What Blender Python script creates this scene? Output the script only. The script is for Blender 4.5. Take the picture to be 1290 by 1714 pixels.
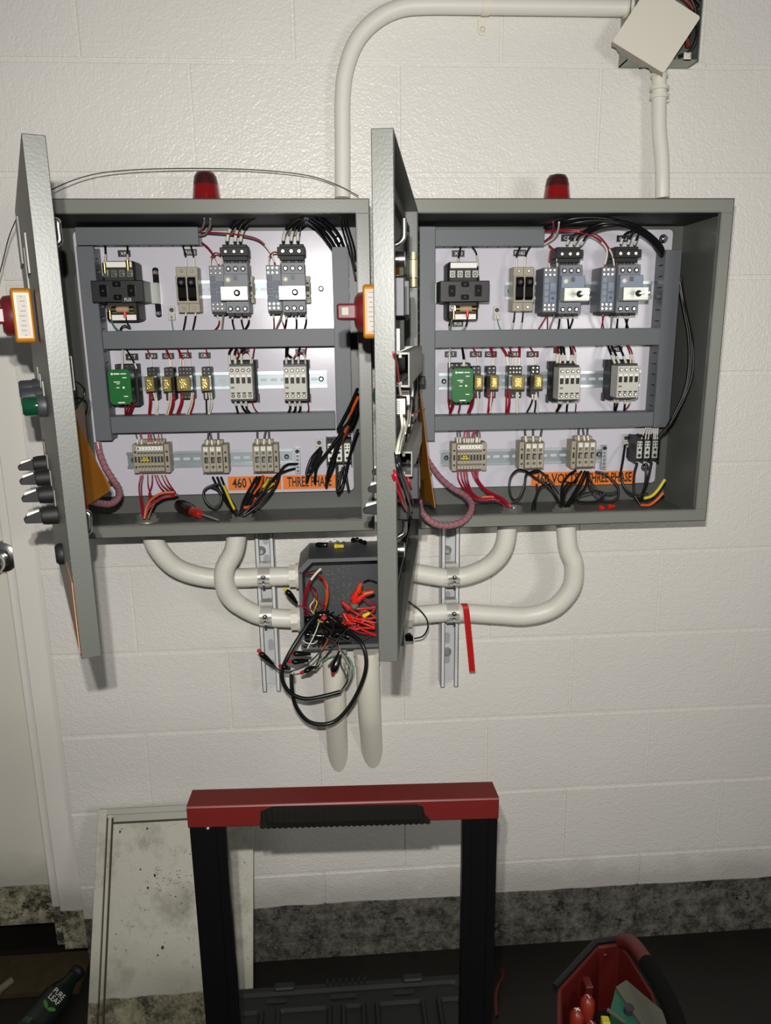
import bpy, math, random
from mathutils import Vector, Matrix
random.seed(7)
for _o in list(bpy.data.objects): bpy.data.objects.remove(_o)
COL = bpy.context.scene.collection
SC = bpy.context.scene
# ------------------------------------------------------------------ camera
RC = Matrix(((0.9974495, 0.0657023, 0.0278870), (-0.0703996, 0.9700021, 0.2326796), (-0.0117629, -0.2340494, 0.9721535)))
CAM = Vector((0.4627043, -1.6329542, -0.5091929)); FPX = 1260.0
_cd = bpy.data.cameras.new('camera'); _co = bpy.data.objects.new('camera', _cd); COL.objects.link(_co)
_cd.sensor_fit = 'VERTICAL'; _cd.sensor_height = 24.0; _cd.lens = 24.0 * FPX / 1714.0; _cd.clip_start = 0.02
_r, _f, _u = RC.col[0], RC.col[1], RC.col[2]
_m = Matrix((_r, _u, -_f)).transposed().to_4x4(); _m.translation = CAM; _co.matrix_world = _m
SC.camera = _co
# ------------------------------------------------------------------ world, lamps, exposure
SC.view_settings.view_transform = 'Standard'; SC.view_settings.look = 'None'; SC.view_settings.gamma = 1.0
SC.view_settings.use_curve_mapping = False; SC.view_settings.exposure = 0.0
_w = bpy.data.worlds.new('world'); SC.world = _w; _w.use_nodes = True
_bg = _w.node_tree.nodes['Background']; _bg.inputs[0].default_value = (1.0, 0.99, 0.97, 1); _bg.inputs[1].default_value = 0.105
for _x in (.430, .458):               # the two emitters of the phone torch beside the lens
    _l = bpy.data.lights.new('torch', 'SPOT'); _l.energy = 42; _l.color = (1.0, 0.972, 0.925); _l.shadow_soft_size = 0.006
    _l.spot_size = math.radians(128); _l.spot_blend = 0.9
    _o = bpy.data.objects.new('torch', _l); COL.objects.link(_o); _o.location = (_x, -1.64, -0.405)
    _o.rotation_euler = (Vector((0.58, 0, -0.80)) - Vector(_o.location)).to_track_quat('-Z', 'Y').to_euler()
_l = bpy.data.lights.new('work_lamp', 'AREA'); _l.energy = 10; _l.color = (1.0, 0.97, 0.90); _l.shape = 'RECTANGLE'; _l.size = 0.45; _l.size_y = 0.45
_o = bpy.data.objects.new('work_lamp', _l); COL.objects.link(_o); _o.location = (1.75, -2.25, -0.50)
_o.rotation_euler = (Vector((0.6, 0, -0.9)) - Vector(_o.location)).to_track_quat('-Z', 'Y').to_euler()

# ------------------------------------------------------------------ helpers
def P(u, v, Y):                       # the point of the photo pixel (u, v) that lies at depth Y metres
    d = RC @ Vector(((u - 645) / FPX, 1.0, -(v - 857) / FPX)); t = (Y - CAM.y) / d.y
    return CAM + d * t
CR = {'11': (130, 350, 5.16), '12': (340, 350, 4.778), '13': (130, 570, 5.16), '14': (350, 570, 4.96), '15': (180, 700, 5.375), '16': (400, 700, 5.375),
      '21': (690, 350, 5.375), '22': (890, 350, 4.96), '23': (700, 560, 5.61), '24': (900, 560, 5.375), '25': (700, 710, 5.864), '26': (880, 700, 5.375),
      '41': (410, 870, 4.031), '42': (470, 880, 5.16), '44': (660, 860, 3.794), '31': (0, 200, 4.286), '32': (0, 560, 4.286), '35': (600, 540, 6.45), '36': (600, 700, 6.45), '0': (0, 0, 1)}
def PZ(u, v, z):                      # the same on the horizontal plane at height z
    d = RC @ Vector(((u - 645) / FPX, 1.0, -(v - 857) / FPX)); t = (z - CAM.z) / d.z
    return CAM + d * t
def PC(c, x, y, mm):
    a, b, s = CR[c]; return P(a + x / s, b + y / s, mm / 1000.0)
def lin(h):
    c = [int(h[i:i + 2], 16) / 255 for i in (0, 2, 4)]
    return tuple(x / 12.92 if x <= .04045 else ((x + .055) / 1.055) ** 2.4 for x in c) + (1,)
MATS = {}
def mat(name, col, rough=.5, metal=0., bump=0., scale=300., var=0., coat=0., trans=0., alpha=1., spec=.5, vscale=None):
    if name in MATS: return MATS[name]
    m = bpy.data.materials.new(name); m.use_nodes = True; nt = m.node_tree; b = nt.nodes['Principled BSDF']
    c = lin(col) if isinstance(col, str) else col
    b.inputs['Base Color'].default_value = c; b.inputs['Roughness'].default_value = rough; b.inputs['Metallic'].default_value = metal
    b.inputs['Coat Weight'].default_value = coat; b.inputs['Transmission Weight'].default_value = trans; b.inputs['Alpha'].default_value = alpha
    b.inputs['Specular IOR Level'].default_value = spec
    if bump or var:
        tc = nt.nodes.new('ShaderNodeTexCoord'); n = nt.nodes.new('ShaderNodeTexNoise'); n.inputs['Scale'].default_value = scale; n.inputs['Detail'].default_value = 3
        nt.links.new(tc.outputs['Object'], n.inputs['Vector'])
        if bump:
            bp = nt.nodes.new('ShaderNodeBump'); bp.inputs['Strength'].default_value = bump; bp.inputs['Distance'].default_value = .001
            nt.links.new(n.outputs['Fac'], bp.inputs['Height']); nt.links.new(bp.outputs['Normal'], b.inputs['Normal'])
        if var:
            n2 = nt.nodes.new('ShaderNodeTexNoise'); n2.inputs['Scale'].default_value = vscale or 12; n2.inputs['Detail'].default_value = 5
            nt.links.new(tc.outputs['Object'], n2.inputs['Vector'])
            mx = nt.nodes.new('ShaderNodeMix'); mx.data_type = 'RGBA'; mx.inputs[6].default_value = tuple(x * (1 - var) for x in c[:3]) + (1,)
            mx.inputs[7].default_value = tuple(min(1, x * (1 + var)) for x in c[:3]) + (1,)
            nt.links.new(n2.outputs['Fac'], mx.inputs[0]); nt.links.new(mx.outputs[2], b.inputs['Base Color'])
    MATS[name] = m; return m
def paint_mat(name, top, low, zline, rough=.38, bump=.35, scale=190., specks=0.0, stain=0.0, stainc='6e6a5a'):
    """wall paint above zline, worn bare concrete / mottled grey below; z taken from the object, which stands in world coordinates"""
    m = bpy.data.materials.new(name); m.use_nodes = True; nt = m.node_tree; N = nt.nodes; L = nt.links; b = N['Principled BSDF']
    tc = N.new('ShaderNodeTexCoord'); sp = N.new('ShaderNodeSeparateXYZ'); g = N.new('ShaderNodeNewGeometry'); L.new(g.outputs['Position'], sp.inputs[0])
    def noise(s, d=4, r=.55):
        n = N.new('ShaderNodeTexNoise'); n.inputs['Scale'].default_value = s; n.inputs['Detail'].default_value = d; n.inputs['Roughness'].default_value = r
        L.new(g.outputs['Position'], n.inputs['Vector']); return n.outputs['Fac']
    def mth(op, a, bb, c=None):
        n = N.new('ShaderNodeMath'); n.operation = op
        for i, v in enumerate((a, bb, c)):
            if v is None: continue
            if isinstance(v, (int, float)): n.inputs[i].default_value = v
            else: L.new(v, n.inputs[i])
        return n.outputs[0]
    def mixc(f, a, bb):
        n = N.new('ShaderNodeMix'); n.data_type = 'RGBA'
        if isinstance(f, (int, float)): n.inputs[0].default_value = f
        else: L.new(f, n.inputs[0])
        for i, v in ((6, a), (7, bb)):
            if isinstance(v, tuple): n.inputs[i].default_value = v
            else: L.new(v, n.inputs[i])
        return n.outputs[2]
    def ramp(f, a, bb):
        n = N.new('ShaderNodeMapRange'); L.new(f, n.inputs[0]); n.inputs[1].default_value = a; n.inputs[2].default_value = bb; n.inputs[3].default_value = 0; n.inputs[4].default_value = 1; n.clamp = True
        return n.outputs[0]
    up = mixc(ramp(noise(2.5), .3, .7), tuple(x * .95 for x in lin(top)[:3]) + (1,), lin(top))
    if specks:
        up = mixc(mth('MULTIPLY', ramp(noise(75, 3, .7), .74, .78), specks), up, lin('4a463c'))
    if stain:
        up = mixc(mth('MULTIPLY', ramp(noise(9, 6, .7), .50, .72), stain), up, lin(stainc))
        up = mixc(mth('MULTIPLY', ramp(noise(60, 5, .8), .62, .70), stain), up, lin('3c382e'))
    lo = mixc(ramp(noise(20, 10, .85), .42, .60), lin(low), tuple(min(1, x * 6.5) for x in lin(low)[:3]) + (1,))
    lo = mixc(ramp(noise(16, 8, .8), .54, .60), lo, tuple(x * .45 for x in lin(low)[:3]) + (1,))
    lo = mixc(ramp(noise(55, 5, .8), .60, .68), lo, lin('8d8a7c'))
    zz = mth('SUBTRACT', sp.outputs[2], mth('MULTIPLY', mth('SUBTRACT', noise(7, 3), .5), .016))
    f = ramp(mth('SUBTRACT', zz, zline), -.0015, .0015)
    # grime band above the line
    gr = mth('MULTIPLY', ramp(mth('SUBTRACT', mth('SUBTRACT', sp.outputs[2], mth('MULTIPLY', noise(11, 5), .10)), zline), .05, -.03), .42)
    up = mixc(gr, up, lin('77746a'))
    L.new(mixc(f, lo, up), b.inputs['Base Color'])
    rr = N.new('ShaderNodeMapRange'); L.new(f, rr.inputs[0]); rr.inputs[3].default_value = .8; rr.inputs[4].default_value = rough; L.new(rr.outputs[0], b.inputs['Roughness'])
    h = mth('ADD', mth('MULTIPLY', noise(scale, 2, .5), 1.0), mth('MULTIPLY', noise(scale * .35, 3, .5), .9))
    bp = N.new('ShaderNodeBump'); bp.inputs['Strength'].default_value = bump; bp.inputs['Distance'].default_value = .0035
    L.new(h, bp.inputs['Height']); L.new(bp.outputs['Normal'], b.inputs['Normal'])
    MATS[name] = m; return m
# material palette
Mwall = paint_mat('wall_paint', 'dedbd5', '2e2d28', -1.922, rough=.33, bump=.42, specks=.8)
Mdoorp = paint_mat('door_paint', 'dcd8cc', '4c493c', -1.852, rough=.45, bump=.05)
Mframe = paint_mat('frame_paint', 'e4e0d8', '4c493c', -1.915, rough=.45, bump=.05)
Mboard = paint_mat('board_paint', 'b9b7aa', '3a372b', -1.936, rough=.5, bump=.15, specks=1.0, stain=.75)
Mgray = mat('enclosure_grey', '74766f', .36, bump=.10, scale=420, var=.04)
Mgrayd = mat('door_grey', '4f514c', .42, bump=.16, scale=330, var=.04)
Mpanel = mat('panel_white', 'c6c4ce', .2, bump=.10, scale=900)
Mduct = mat('duct_grey', '5d6165', .5, bump=.05)
Mductd = mat('duct_inside', '3a3d40', .6)
Mductb = mat('duct_bare', '8b8983', .4)
Mzinc = mat('zinc_rail', 'b4bcc0', .34, metal=.85)
Msteel = mat('steel', 'cfd0cc', .22, metal=1.)
Mgal = mat('bright_plate', 'c2c6be', .40, metal=.7)
Mbrass = mat('brass', 'b9a45a', .28, metal=1.)
Mblack = mat('black_plastic', '0e0f12', .45)
Mblackm = mat('black_matte', '141415', .6)
Mblackg = mat('black_gloss', '0c0c0d', .18)
Mcharc = mat('charcoal', '33353a', .5, var=.1)
Mtaupe = mat('taupe_plastic', '9a9280', .5)
Mbeige = mat('beige_plastic', 'a39b8a', .5)
Mlgray = mat('light_grey_plastic', 'bfbdb4', .5)
Mbrk = mat('breaker_grey', '72767d', .5)
Mbrk2 = mat('breaker_blue', '808b9d', .5)
Mgreen = mat('relay_green', '0e6428', .35)
Mgold = mat('relay_amber', '7d7044', .3, metal=.1, coat=.6, bump=.6, scale=160, var=.45, vscale=160)
Mwhite = mat('white_print', 'f4f3ee', .5)
Mlab = mat('white_label', 'e9e7df', .5)
Mink = mat('ink', '18150f', .6)
Morange = mat('orange_sticker', 'e8771a', .5)
Mred = mat('red_insulation', '8d1226', .35)
Mredb = mat('red_bright', 'd8281a', .3)
Morw = mat('orange_insulation', 'c8531c', .4)
Mbrown = mat('brown_insulation', '5a3526', .4)
Myel = mat('yellow_insulation', 'c9b92a', .4)
Mgrn = mat('green_insulation', '4f8566', .4)
Mgry = mat('grey_insulation', '8f8c84', .4)
Mwht = mat('white_insulation', 'dcd8c8', .4)
Mblk = mat('black_insulation', '0f1011', .36)
Mredc = mat('red_handle', '561318', .38)
Myelp = mat('yellow_plate', '98600a', .38)
Mamber = mat('amber_pocket', '7d4e12', .35)
Mconduit = mat('conduit_white', 'd9d6cd', .42, bump=.12, scale=120, var=.03)
Mstrut = mat('strut_white', 'cfd1d2', .42)
Mwhm = mat('painted_metal', 'dad5c8', .45, bump=.08, scale=60)
Mgalv = mat('galvanised', '8e928c', .4, metal=.6)
Mjb = mat('junction_grey', '4b4e50', .5, bump=.08, var=.08)
Mjbt = mat('junction_lip', '616465', .5)
Mlens = mat('red_lens', '8e0f10', .12, trans=.35, coat=.5)
Mlensd = mat('dark_red_cap', '3a1414', .3)
Mspiral = mat('spiral_wrap', '9a6a74', .3, coat=.3)
Mtool = mat('toolbox_red', '581410', .45, bump=.08)
Mtoold = mat('toolbox_black', '0c0b0c', .28)
Mgrip = mat('grip_rubber', '0e0e0b', .9, spec=.15)
Mtbox = mat('toolbox_grey', '171a19', .6, spec=.3)
Mtgreen = mat('teal_case', '20604a', .5)
Mbag = mat('tote_red', '5a1511', .5)
Mfloor = mat('floor_dark', '14110c', .55, bump=.5, scale=60, var=.6, vscale=9)
Mmat = mat('floor_patch', '3a2f18', .8, bump=.6, scale=70, var=.5, vscale=40)
Mtape = mat('red_tape', 'b21c1a', .35)

SMALL = set('screw_well clamp_screw fuse_cap cover_screw cover_ribs foot_bolt seam push_tabs aux_screw lug_screw lug_pins shaft terminal_throat bracket_screw terminal_well terminal_screw jumper bar_screw barrier pole_well socket_screw printed_text mounting_ear terminal_shroud gasket_lip rail_profile wrap_edge emboss rib_line slots duct_cover lug_block bolt_head'.split())
class MB:
    def __init__(s, M=None): s.v = []; s.f = []; s.sm = []; s.M = M
    def add(s, vs, fs, smooth=False):
        b = len(s.v)
        s.v += [(s.M @ Vector(v)) if s.M else Vector(v) for v in vs]
        for f in fs: s.f.append([b + i for i in f]); s.sm.append(smooth)
        return s
    def box(s, x0, x1, y0, y1, z0, z1):
        x0, x1 = min(x0, x1), max(x0, x1); y0, y1 = min(y0, y1), max(y0, y1); z0, z1 = min(z0, z1), max(z0, z1)
        return s.add([(x0, y0, z0), (x1, y0, z0), (x1, y1, z0), (x0, y1, z0), (x0, y0, z1), (x1, y0, z1), (x1, y1, z1), (x0, y1, z1)],
                     [(0, 3, 2, 1), (4, 5, 6, 7), (0, 1, 5, 4), (1, 2, 6, 5), (2, 3, 7, 6), (3, 0, 4, 7)])
    def prism(s, poly, axis, a, b):          # poly: 2d outline; axis 'x','y','z' = extrusion
        def pt(p, t): return {'x': (t, p[0], p[1]), 'y': (p[0], t, p[1]), 'z': (p[0], p[1], t)}[axis]
        n = len(poly); A = sum(poly[i][0] * poly[(i + 1) % n][1] - poly[(i + 1) % n][0] * poly[i][1] for i in range(n))
        if (A > 0) == (axis == 'y'): poly = poly[::-1]
        if a > b: a, b = b, a
        vs = [pt(p, a) for p in poly] + [pt(p, b) for p in poly]
        return s.add(vs, [tuple(range(n - 1, -1, -1)), tuple(range(n, 2 * n))] + [(i, (i + 1) % n, n + (i + 1) % n, n + i) for i in range(n)])
    def rings(s, rs, caps=True, smooth=True):
        n = len(rs[0]); vs = [p for r in rs for p in r]; fs = []
        for k in range(len(rs) - 1):
            for i in range(n): fs.append((k * n + i, k * n + (i + 1) % n, (k + 1) * n + (i + 1) % n, (k + 1) * n + i))
        s.add(vs, fs, smooth)
        if caps: s.add(list(rs[0]), [tuple(range(n - 1, -1, -1))]); s.add(list(rs[-1]), [tuple(range(n))])
        return s
    def lathe(s, p0, ax, prof, n=16, smooth=True):   # prof: (t along ax, radius)
        ax = Vector(ax).normalized(); a = ax.orthogonal().normalized(); b = ax.cross(a); p0 = Vector(p0); R = []
        for t, r in prof: R.append([p0 + ax * t + (a * math.cos(2 * math.pi * i / n) + b * math.sin(2 * math.pi * i / n)) * max(r, 1e-5) for i in range(n)])
        return s.rings(R, True, smooth)
    def cyl(s, p0, p1, r, r1=None, n=12):
        p0 = Vector(p0); p1 = Vector(p1); return s.lathe(p0, p1 - p0, [(0, r), ((p1 - p0).length, r if r1 is None else r1)], n)
    def tube(s, pts, r, n=8, caps=True):
        pts = [Vector(p) for p in pts]; m = len(pts); R = []; prev = None
        for i, p in enumerate(pts):
            d = (pts[min(i + 1, m - 1)] - pts[max(i - 1, 0)])
            d = d.normalized() if d.length > 1e-9 else Vector((0, 0, 1))
            a = d.orthogonal().normalized() if prev is None else (prev - d * prev.dot(d)).normalized()
            prev = a; b = d.cross(a); rr = r[i] if isinstance(r, (list, tuple)) else r
            R.append([p + (a * math.cos(2 * math.pi * k / n) + b * math.sin(2 * math.pi * k / n)) * rr for k in range(n)])
        return s.rings(R, caps, True)
    def ribbon(s, pts, wv, th):              # flat strip of width vector wv along pts
        wv = Vector(wv); R = []
        for i, p in enumerate(pts):
            p = Vector(p); d = (Vector(pts[min(i + 1, len(pts) - 1)]) - Vector(pts[max(i - 1, 0)])).normalized(); nn = d.cross(wv).normalized() * th / 2
            R.append([p - wv / 2 - nn, p + wv / 2 - nn, p + wv / 2 + nn, p - wv / 2 + nn])
        return s.rings(R, True, False)
    def build(s, name, m, parent=None, bev=0, seg=1):
        off = Vector((0, 0, 0)); q = parent
        while q is not None: off += q.location; q = q.parent
        me = bpy.data.meshes.new(name); me.from_pydata([tuple(v - off) for v in s.v], [], s.f); me.polygons.foreach_set('use_smooth', s.sm)
        me.materials.append(m); me.update(); o = bpy.data.objects.new(name, me); COL.objects.link(o)
        if parent is not None and name in SMALL: o['kind'] = 'stuff'
        if parent is not None: o.parent = parent
        if bev:
            md = o.modifiers.new('bevel', 'BEVEL'); md.width = bev; md.segments = seg; md.limit_method = 'ANGLE'; md.angle_limit = math.radians(50)
        return o
def thing(name, label, cat, loc=(0, 0, 0), group=None):
    o = bpy.data.objects.new(name, None); COL.objects.link(o); o.location = Vector(loc); o.empty_display_size = .02
    o['label'] = label; o['category'] = cat
    if group: o['group'] = group
    return o
def tag(o, label, cat, group=None):
    o['label'] = label; o['category'] = cat
    if group: o['group'] = group
    return o
def struct(o): o['kind'] = 'structure'; return o
def dup(root, loc, label, group=None):
    r = root.copy(); COL.objects.link(r); r.location = Vector(loc); r['label'] = label
    if group: r['group'] = group
    for ch in list(root.children):
        c = ch.copy(); COL.objects.link(c); c.parent = r
        for g in list(ch.children):
            d = g.copy(); COL.objects.link(d); d.parent = c
    return r
def smooth(pts, k=6):
    pts = [Vector(p) for p in pts]
    if len(pts) < 3: return [pts[0].lerp(pts[-1], i / 2) for i in range(3)]
    q = [pts[0] * 2 - pts[1]] + pts + [pts[-1] * 2 - pts[-2]]; out = []
    for i in range(1, len(q) - 2):
        a, b, c, d = q[i - 1:i + 3]
        for j in range(k):
            t = j / k
            out.append(.5 * ((2 * b) + (c - a) * t + (2 * a - 5 * b + 4 * c - d) * t * t + (3 * b - a - 3 * c + d) * t ** 3))
    out.append(pts[-1]); return out
_tc = {}
def text_mesh(txt, off=-.004):
    if txt in _tc: return _tc[txt]
    cu = bpy.data.curves.new('t', 'FONT'); cu.body = txt; cu.align_x = 'CENTER'; cu.align_y = 'CENTER'; cu.size = 1; cu.resolution_u = 2; cu.offset = .022 if len(txt) > 8 else off
    o = bpy.data.objects.new('t', cu); COL.objects.link(o); dg = bpy.context.evaluated_depsgraph_get(); dg.update()
    me = o.evaluated_get(dg).to_mesh(); vs = [v.co.copy() for v in me.vertices]; fs = [tuple(p.vertices) for p in me.polygons]
    bpy.data.objects.remove(o); _tc[txt] = (vs, fs); return _tc[txt]
def lettering(txt, c, w, h, m, parent, right=(1, 0, 0), up=(0, 0, 1), name='lettering', fit=True):
    vs, fs = text_mesh(txt)
    x0 = min(v.x for v in vs); x1 = max(v.x for v in vs); y0 = min(v.y for v in vs); y1 = max(v.y for v in vs)
    R = Vector(right).normalized(); U = Vector(up).normalized(); c = Vector(c); mb = MB()
    mb.add([c + R * ((v.x - (x0 + x1) / 2) / (x1 - x0) * w) + U * ((v.y - (y0 + y1) / 2) / (y1 - y0) * h) for v in vs], fs)
    return mb.build(name, m, parent)

# ------------------------------------------------------------------ the block wall
BW, BH = .4064, .2032; XL = -.190
wall = MB().box(XL, 2.4, .0028, .20, -2.10, .62).build('wall_back', Mwall); struct(wall)
for r in range(-3, 11):
    z1 = -BH * r - .0045; z0 = max(-BH * (r + 1) + .0045, -2.10)
    ph = 0 if r % 2 else BW / 2
    k = -2
    while True:
        x0 = k * BW + ph + .003; x1 = (k + 1) * BW + ph - .003; k += 1
        if x0 > 2.4: break
        if x1 < XL + .01: continue
        jt = random.uniform(-.0006, .0006)
        MB().box(max(x0, XL), x1, jt, .003, z0, z1).build('concrete_block', Mwall, wall, bev=.0045, seg=3)
floor = MB().box(-1.6, 2.6, -3.2, .45, -2.16, -2.085).build('floor', Mfloor); struct(floor)
# door on the left, with its frame
fr = MB(); fr.box(XL - .065, XL, .022, .20, -2.03, .62); fr.box(XL - .09, XL - .06, .038, .20, -2.03, .62)
struct(fr.build('trim_1', Mframe, bev=.002))
dr = MB().box(-1.15, XL - .068, .045, .09, -1.968, .62).build('door_1', Mdoorp, bev=.002); struct(dr)
struct(MB().box(-1.15, XL - .066, .06, .30, -2.085, -2.055).build('trim_2', Mfloor))
struct(MB().box(-1.2, XL - .02, .30, .34, -2.10, .62).build('wall_left', Mfloor))
kc = P(-3, 937, .02)
kb = MB().lathe((kc.x, .045, kc.z), (0, -1, 0), [(0, .0385), (.004, .0385), (.009, .033), (.012, .021)], 28).build('knob_rose', Msteel, dr)
MB().lathe((kc.x, .034, kc.z), (0, -1, 0), [(0, .013), (.02, .013), (.026, .023), (.045, .026), (.056, .021), (.058, .0)], 24).build('door_knob', Msteel, dr)
struct(MB().box(-1.1, -.20, -.06, .06, -2.088, -2.072).build('trim_3', Mmat))

# ------------------------------------------------------------------ enclosures
YF = -.2032; ZT, ZB = -.280, -.891; YP = -.030
def enclosure(cx, label, x0, x1):
    e = thing('control_cabinet', label, 'control cabinet', (cx, 0, ZB), 'wall mounted control cabinets')
    s = .002; b = MB()
    b.box(x0, x1, -.001, -.004, ZB, ZT); b.box(x0, x0 + s, -.004, YF, ZB, ZT); b.box(x1 - s, x1, -.004, YF, ZB, ZT)
    b.box(x0, x1, -.004, YF, ZT - s, ZT); b.box(x0, x1, -.004, YF, ZB, ZB + s)
    w = .025
    for (a, c, z0, z1) in ((x0, x1, ZT - w, ZT), (x0, x1, ZB, ZB + w), (x0, x0 + w, ZB + w, ZT - w), (x1 - w, x1, ZB + w, ZT - w)): b.box(a, c, YF, YF + s, z0, z1)
    b.build('body', Mgray, e, bev=.0006)
    m = MB(); t = .0006; Mi = mat('inside_shaded_grey', '585a56', .42, bump=.08, scale=420)  # same cabinet paint, darkened: the shade inside is put into this colour
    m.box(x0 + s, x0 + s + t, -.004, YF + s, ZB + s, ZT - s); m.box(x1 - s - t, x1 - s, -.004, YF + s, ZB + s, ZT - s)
    m.box(x0 + s, x1 - s, -.004, YF + s, ZB + s, ZB + s + t); m.box(x0 + s, x1 - s, -.0046, -.004, ZB + s, ZT - s); m.build('inner_shade_skin', Mi, e)['kind'] = 'stuff'
    MB().box(x0 + s, x1 - s, -.004, YF + .004, ZT - .0235, ZT - s).build('ceiling_shade', Mblackm, e)  # added black slab, stands in for the unlit ceiling of the cabinet
    l = MB(); g = .009
    l.box(x0 + w - s, x0 + w, YF - .004, YF + g, ZB + w, ZT - w); l.box(x1 - w, x1 - w + s, YF - .004, YF + g, ZB + w, ZT - w)
    l.box(x0 + w, x1 - w, YF - .004, YF + g, ZT - w, ZT - w + s); l.box(x0 + w, x1 - w, YF - .004, YF + g, ZB + w - s, ZB + w)
    l.build('gasket_lip', Mgray, e, bev=.0006)
    return e
LX0, LX1, RX0, RX1 = -.072, .5375, .599, 1.2095
encL = enclosure(.233, 'open grey cabinet nearest the white door, a screwdriver lying in its bottom', LX0, LX1)
encR = enclosure(.904, 'open grey cabinet on the right, under the twisted white cover plate', RX0, RX1)
PZ0, PZ1 = -.8455, -.3130
def rpoly(x0, x1, z0, z1, r, n=4):
    out = []
    for cx, cz, a in ((x1 - r, z1 - r, 0), (x0 + r, z1 - r, 90), (x0 + r, z0 + r, 180), (x1 - r, z0 + r, 270)):
        for i in range(n + 1): t = math.radians(a + 90 * i / n); out.append((cx + r * math.cos(t), cz + r * math.sin(t)))
    return out
def bolt(mb, x, y, z, r=.006, h=.005, ax=(0, -1, 0)):
    mb.lathe((x, y, z), ax, [(0, r * 1.25), (.0012, r * 1.25), (.0013, r), (h * .7, r), (h, r * .6)], 10)
for e, a, b in ((encL, -.037, .503), (encR, .634, 1.174)):
    MB().prism(rpoly(a, b, PZ0, PZ1, .008), 'y', YP + .0025, YP).build('back_panel', Mpanel, e)
    for (x, z) in ((a + .03, PZ0 + .03), (b - .025, PZ0 + .035), (a + .02, PZ1 - .02), (b - .02, PZ1 - .018)):
        m = MB(); m.cyl((x, YP - .016, z), (x, -.004, z), .0035); bolt(m, x, YP, z, .0075, .007); m.build('mounting_nut', Msteel, e)

# ------------------------------------------------------------------ wire ducts
def duct(x0, x1, z0, z1, label, side, YFd=-.080):
    """slotted duct with a cover; side: which faces show slots ('h' top+bottom, 'v' left+right)"""
    t = thing('wire_duct', label, 'wire duct', ((x0 + x1) / 2, YP, z0))
    c = MB().box(x0, x1, YFd, YFd + .003, z0, z1); 
    if side == 'h':
        c.box(x0, x1, YFd, YFd + .010, z1 - .0015, z1 + .0012); c.box(x0, x1, YFd, YFd + .010, z0 - .0012, z0 + .0015)
    else:
        c.box(x1 - .0015, x1 + .0012, YFd, YFd + .010, z0, z1); c.box(x0 - .0012, x0 + .0015, YFd, YFd + .010, z0, z1)
    c.build('duct_cover', Mduct, t, bev=.0008)
    MB().box(x0 + .001, x1 - .001, YP - .002, YP, z0 + .001, z1 - .001).build('duct_base', Mduct, t)
    f = MB(); n = 0
    if side == 'h':
        xx = x0 + .001
        while xx < x1 - .012:
            for zz in (z0, z1 - .002): f.box(xx, xx + .0185, YP - .014, YFd + .008, zz, zz + .002)
            xx += .022
        for zz in (z0, z1 - .002): f.box(x0, x1, YP - .014, YP, zz, zz + .002)
    else:
        zz = z0 + .001
        while zz < z1 - .012:
            for xx in (x0, x1 - .002): f.box(xx, xx + .002, YP - .014, YFd + .008, zz, zz + .0185)
            zz += .022
        for xx in (x0, x1 - .002): f.box(xx, xx + .002, YP - .014, YP, z0, z1)
    o = f.build('duct_fingers', Mduct, t); o['kind'] = 'stuff'
    return t
def dpx(u0, v0, u1, v1, label, side, pu=None):
    a = P(u0, v0, -.08); b = P(u1, v1, -.08); return duct(a.x, b.x, b.z, a.z, label, side)
def hz(u, va, vb):
    return P(u, va, -.08).z, P(u, vb, -.08).z
def ductH(ua, ub, um, va, vb, label):
    z1, z0 = hz(um, va, vb); return duct(P(ua, (va + vb) / 2, -.08).x, P(ub, (va + vb) / 2, -.08).x, z0, z1, label, 'h')
def ductV(va, vb, vm, ua, ub, label):
    um = (ua + ub) / 2; return duct(P(ua, vm, -.08).x, P(ub, vm, -.08).x, P(um, vb, -.08).z, P(um, va, -.08).z, label, 'v')
xLD0 = P(139, 520, -.08).x; xLD1 = P(165, 520, -.08).x
duct(xLD0, xLD1, P(165, 738, -.08).z, P(140, 412, -.08).z, 'grey upright wire duct beside the opened door of the left cabinet', 'v')
duct(xLD0, P(332, 396, -.08).x, P(240, 409, -.08).z, P(240, 381, -.08).z, 'grey wire duct across the top of the left cabinet panel', 'h')
z1, z0 = hz(360, 553, 581); duct(xLD1 + .002, P(560, 567, -.08).x, z0, z1, 'grey wire duct between the breakers and relays in the left cabinet', 'h')
z1, z0 = hz(360, 695, 721); duct(xLD1 + .002, P(561, 708, -.08).x, z0, z1, 'grey wire duct between the relays and terminal blocks in the left cabinet', 'h')
ductV(413, 722, 560, 560, 585, 'grey upright wire duct at the right end of the left cabinet panel')
x0 = P(703, 560, -.08).x; x1 = P(727, 560, -.08).x
duct(x0, x1, P(714, 738, -.08).z, P(714, 379, -.08).z, 'tall grey upright wire duct at the hinge side of the right cabinet', 'v')
duct(x1 + .001, P(911, 398, -.08).x, P(820, 411, -.08).z, P(820, 384, -.08).z, 'grey wire duct across the top of the right cabinet panel', 'h')
z1, z0 = hz(910, 552, 579); duct(x1 + .001, P(1105, 566, -.08).x, z0, z1, 'grey wire duct between the breakers and relays in the right cabinet', 'h')
z1, z0 = hz(910, 694, 717); duct(x1 + .001, P(1093, 705, -.08).x, z0, z1, 'grey wire duct between the relays and terminal blocks in the right cabinet', 'h')
ductV(418, 715, 560, 1105, 1130, 'grey upright wire duct at the right end of the right cabinet panel')

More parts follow.
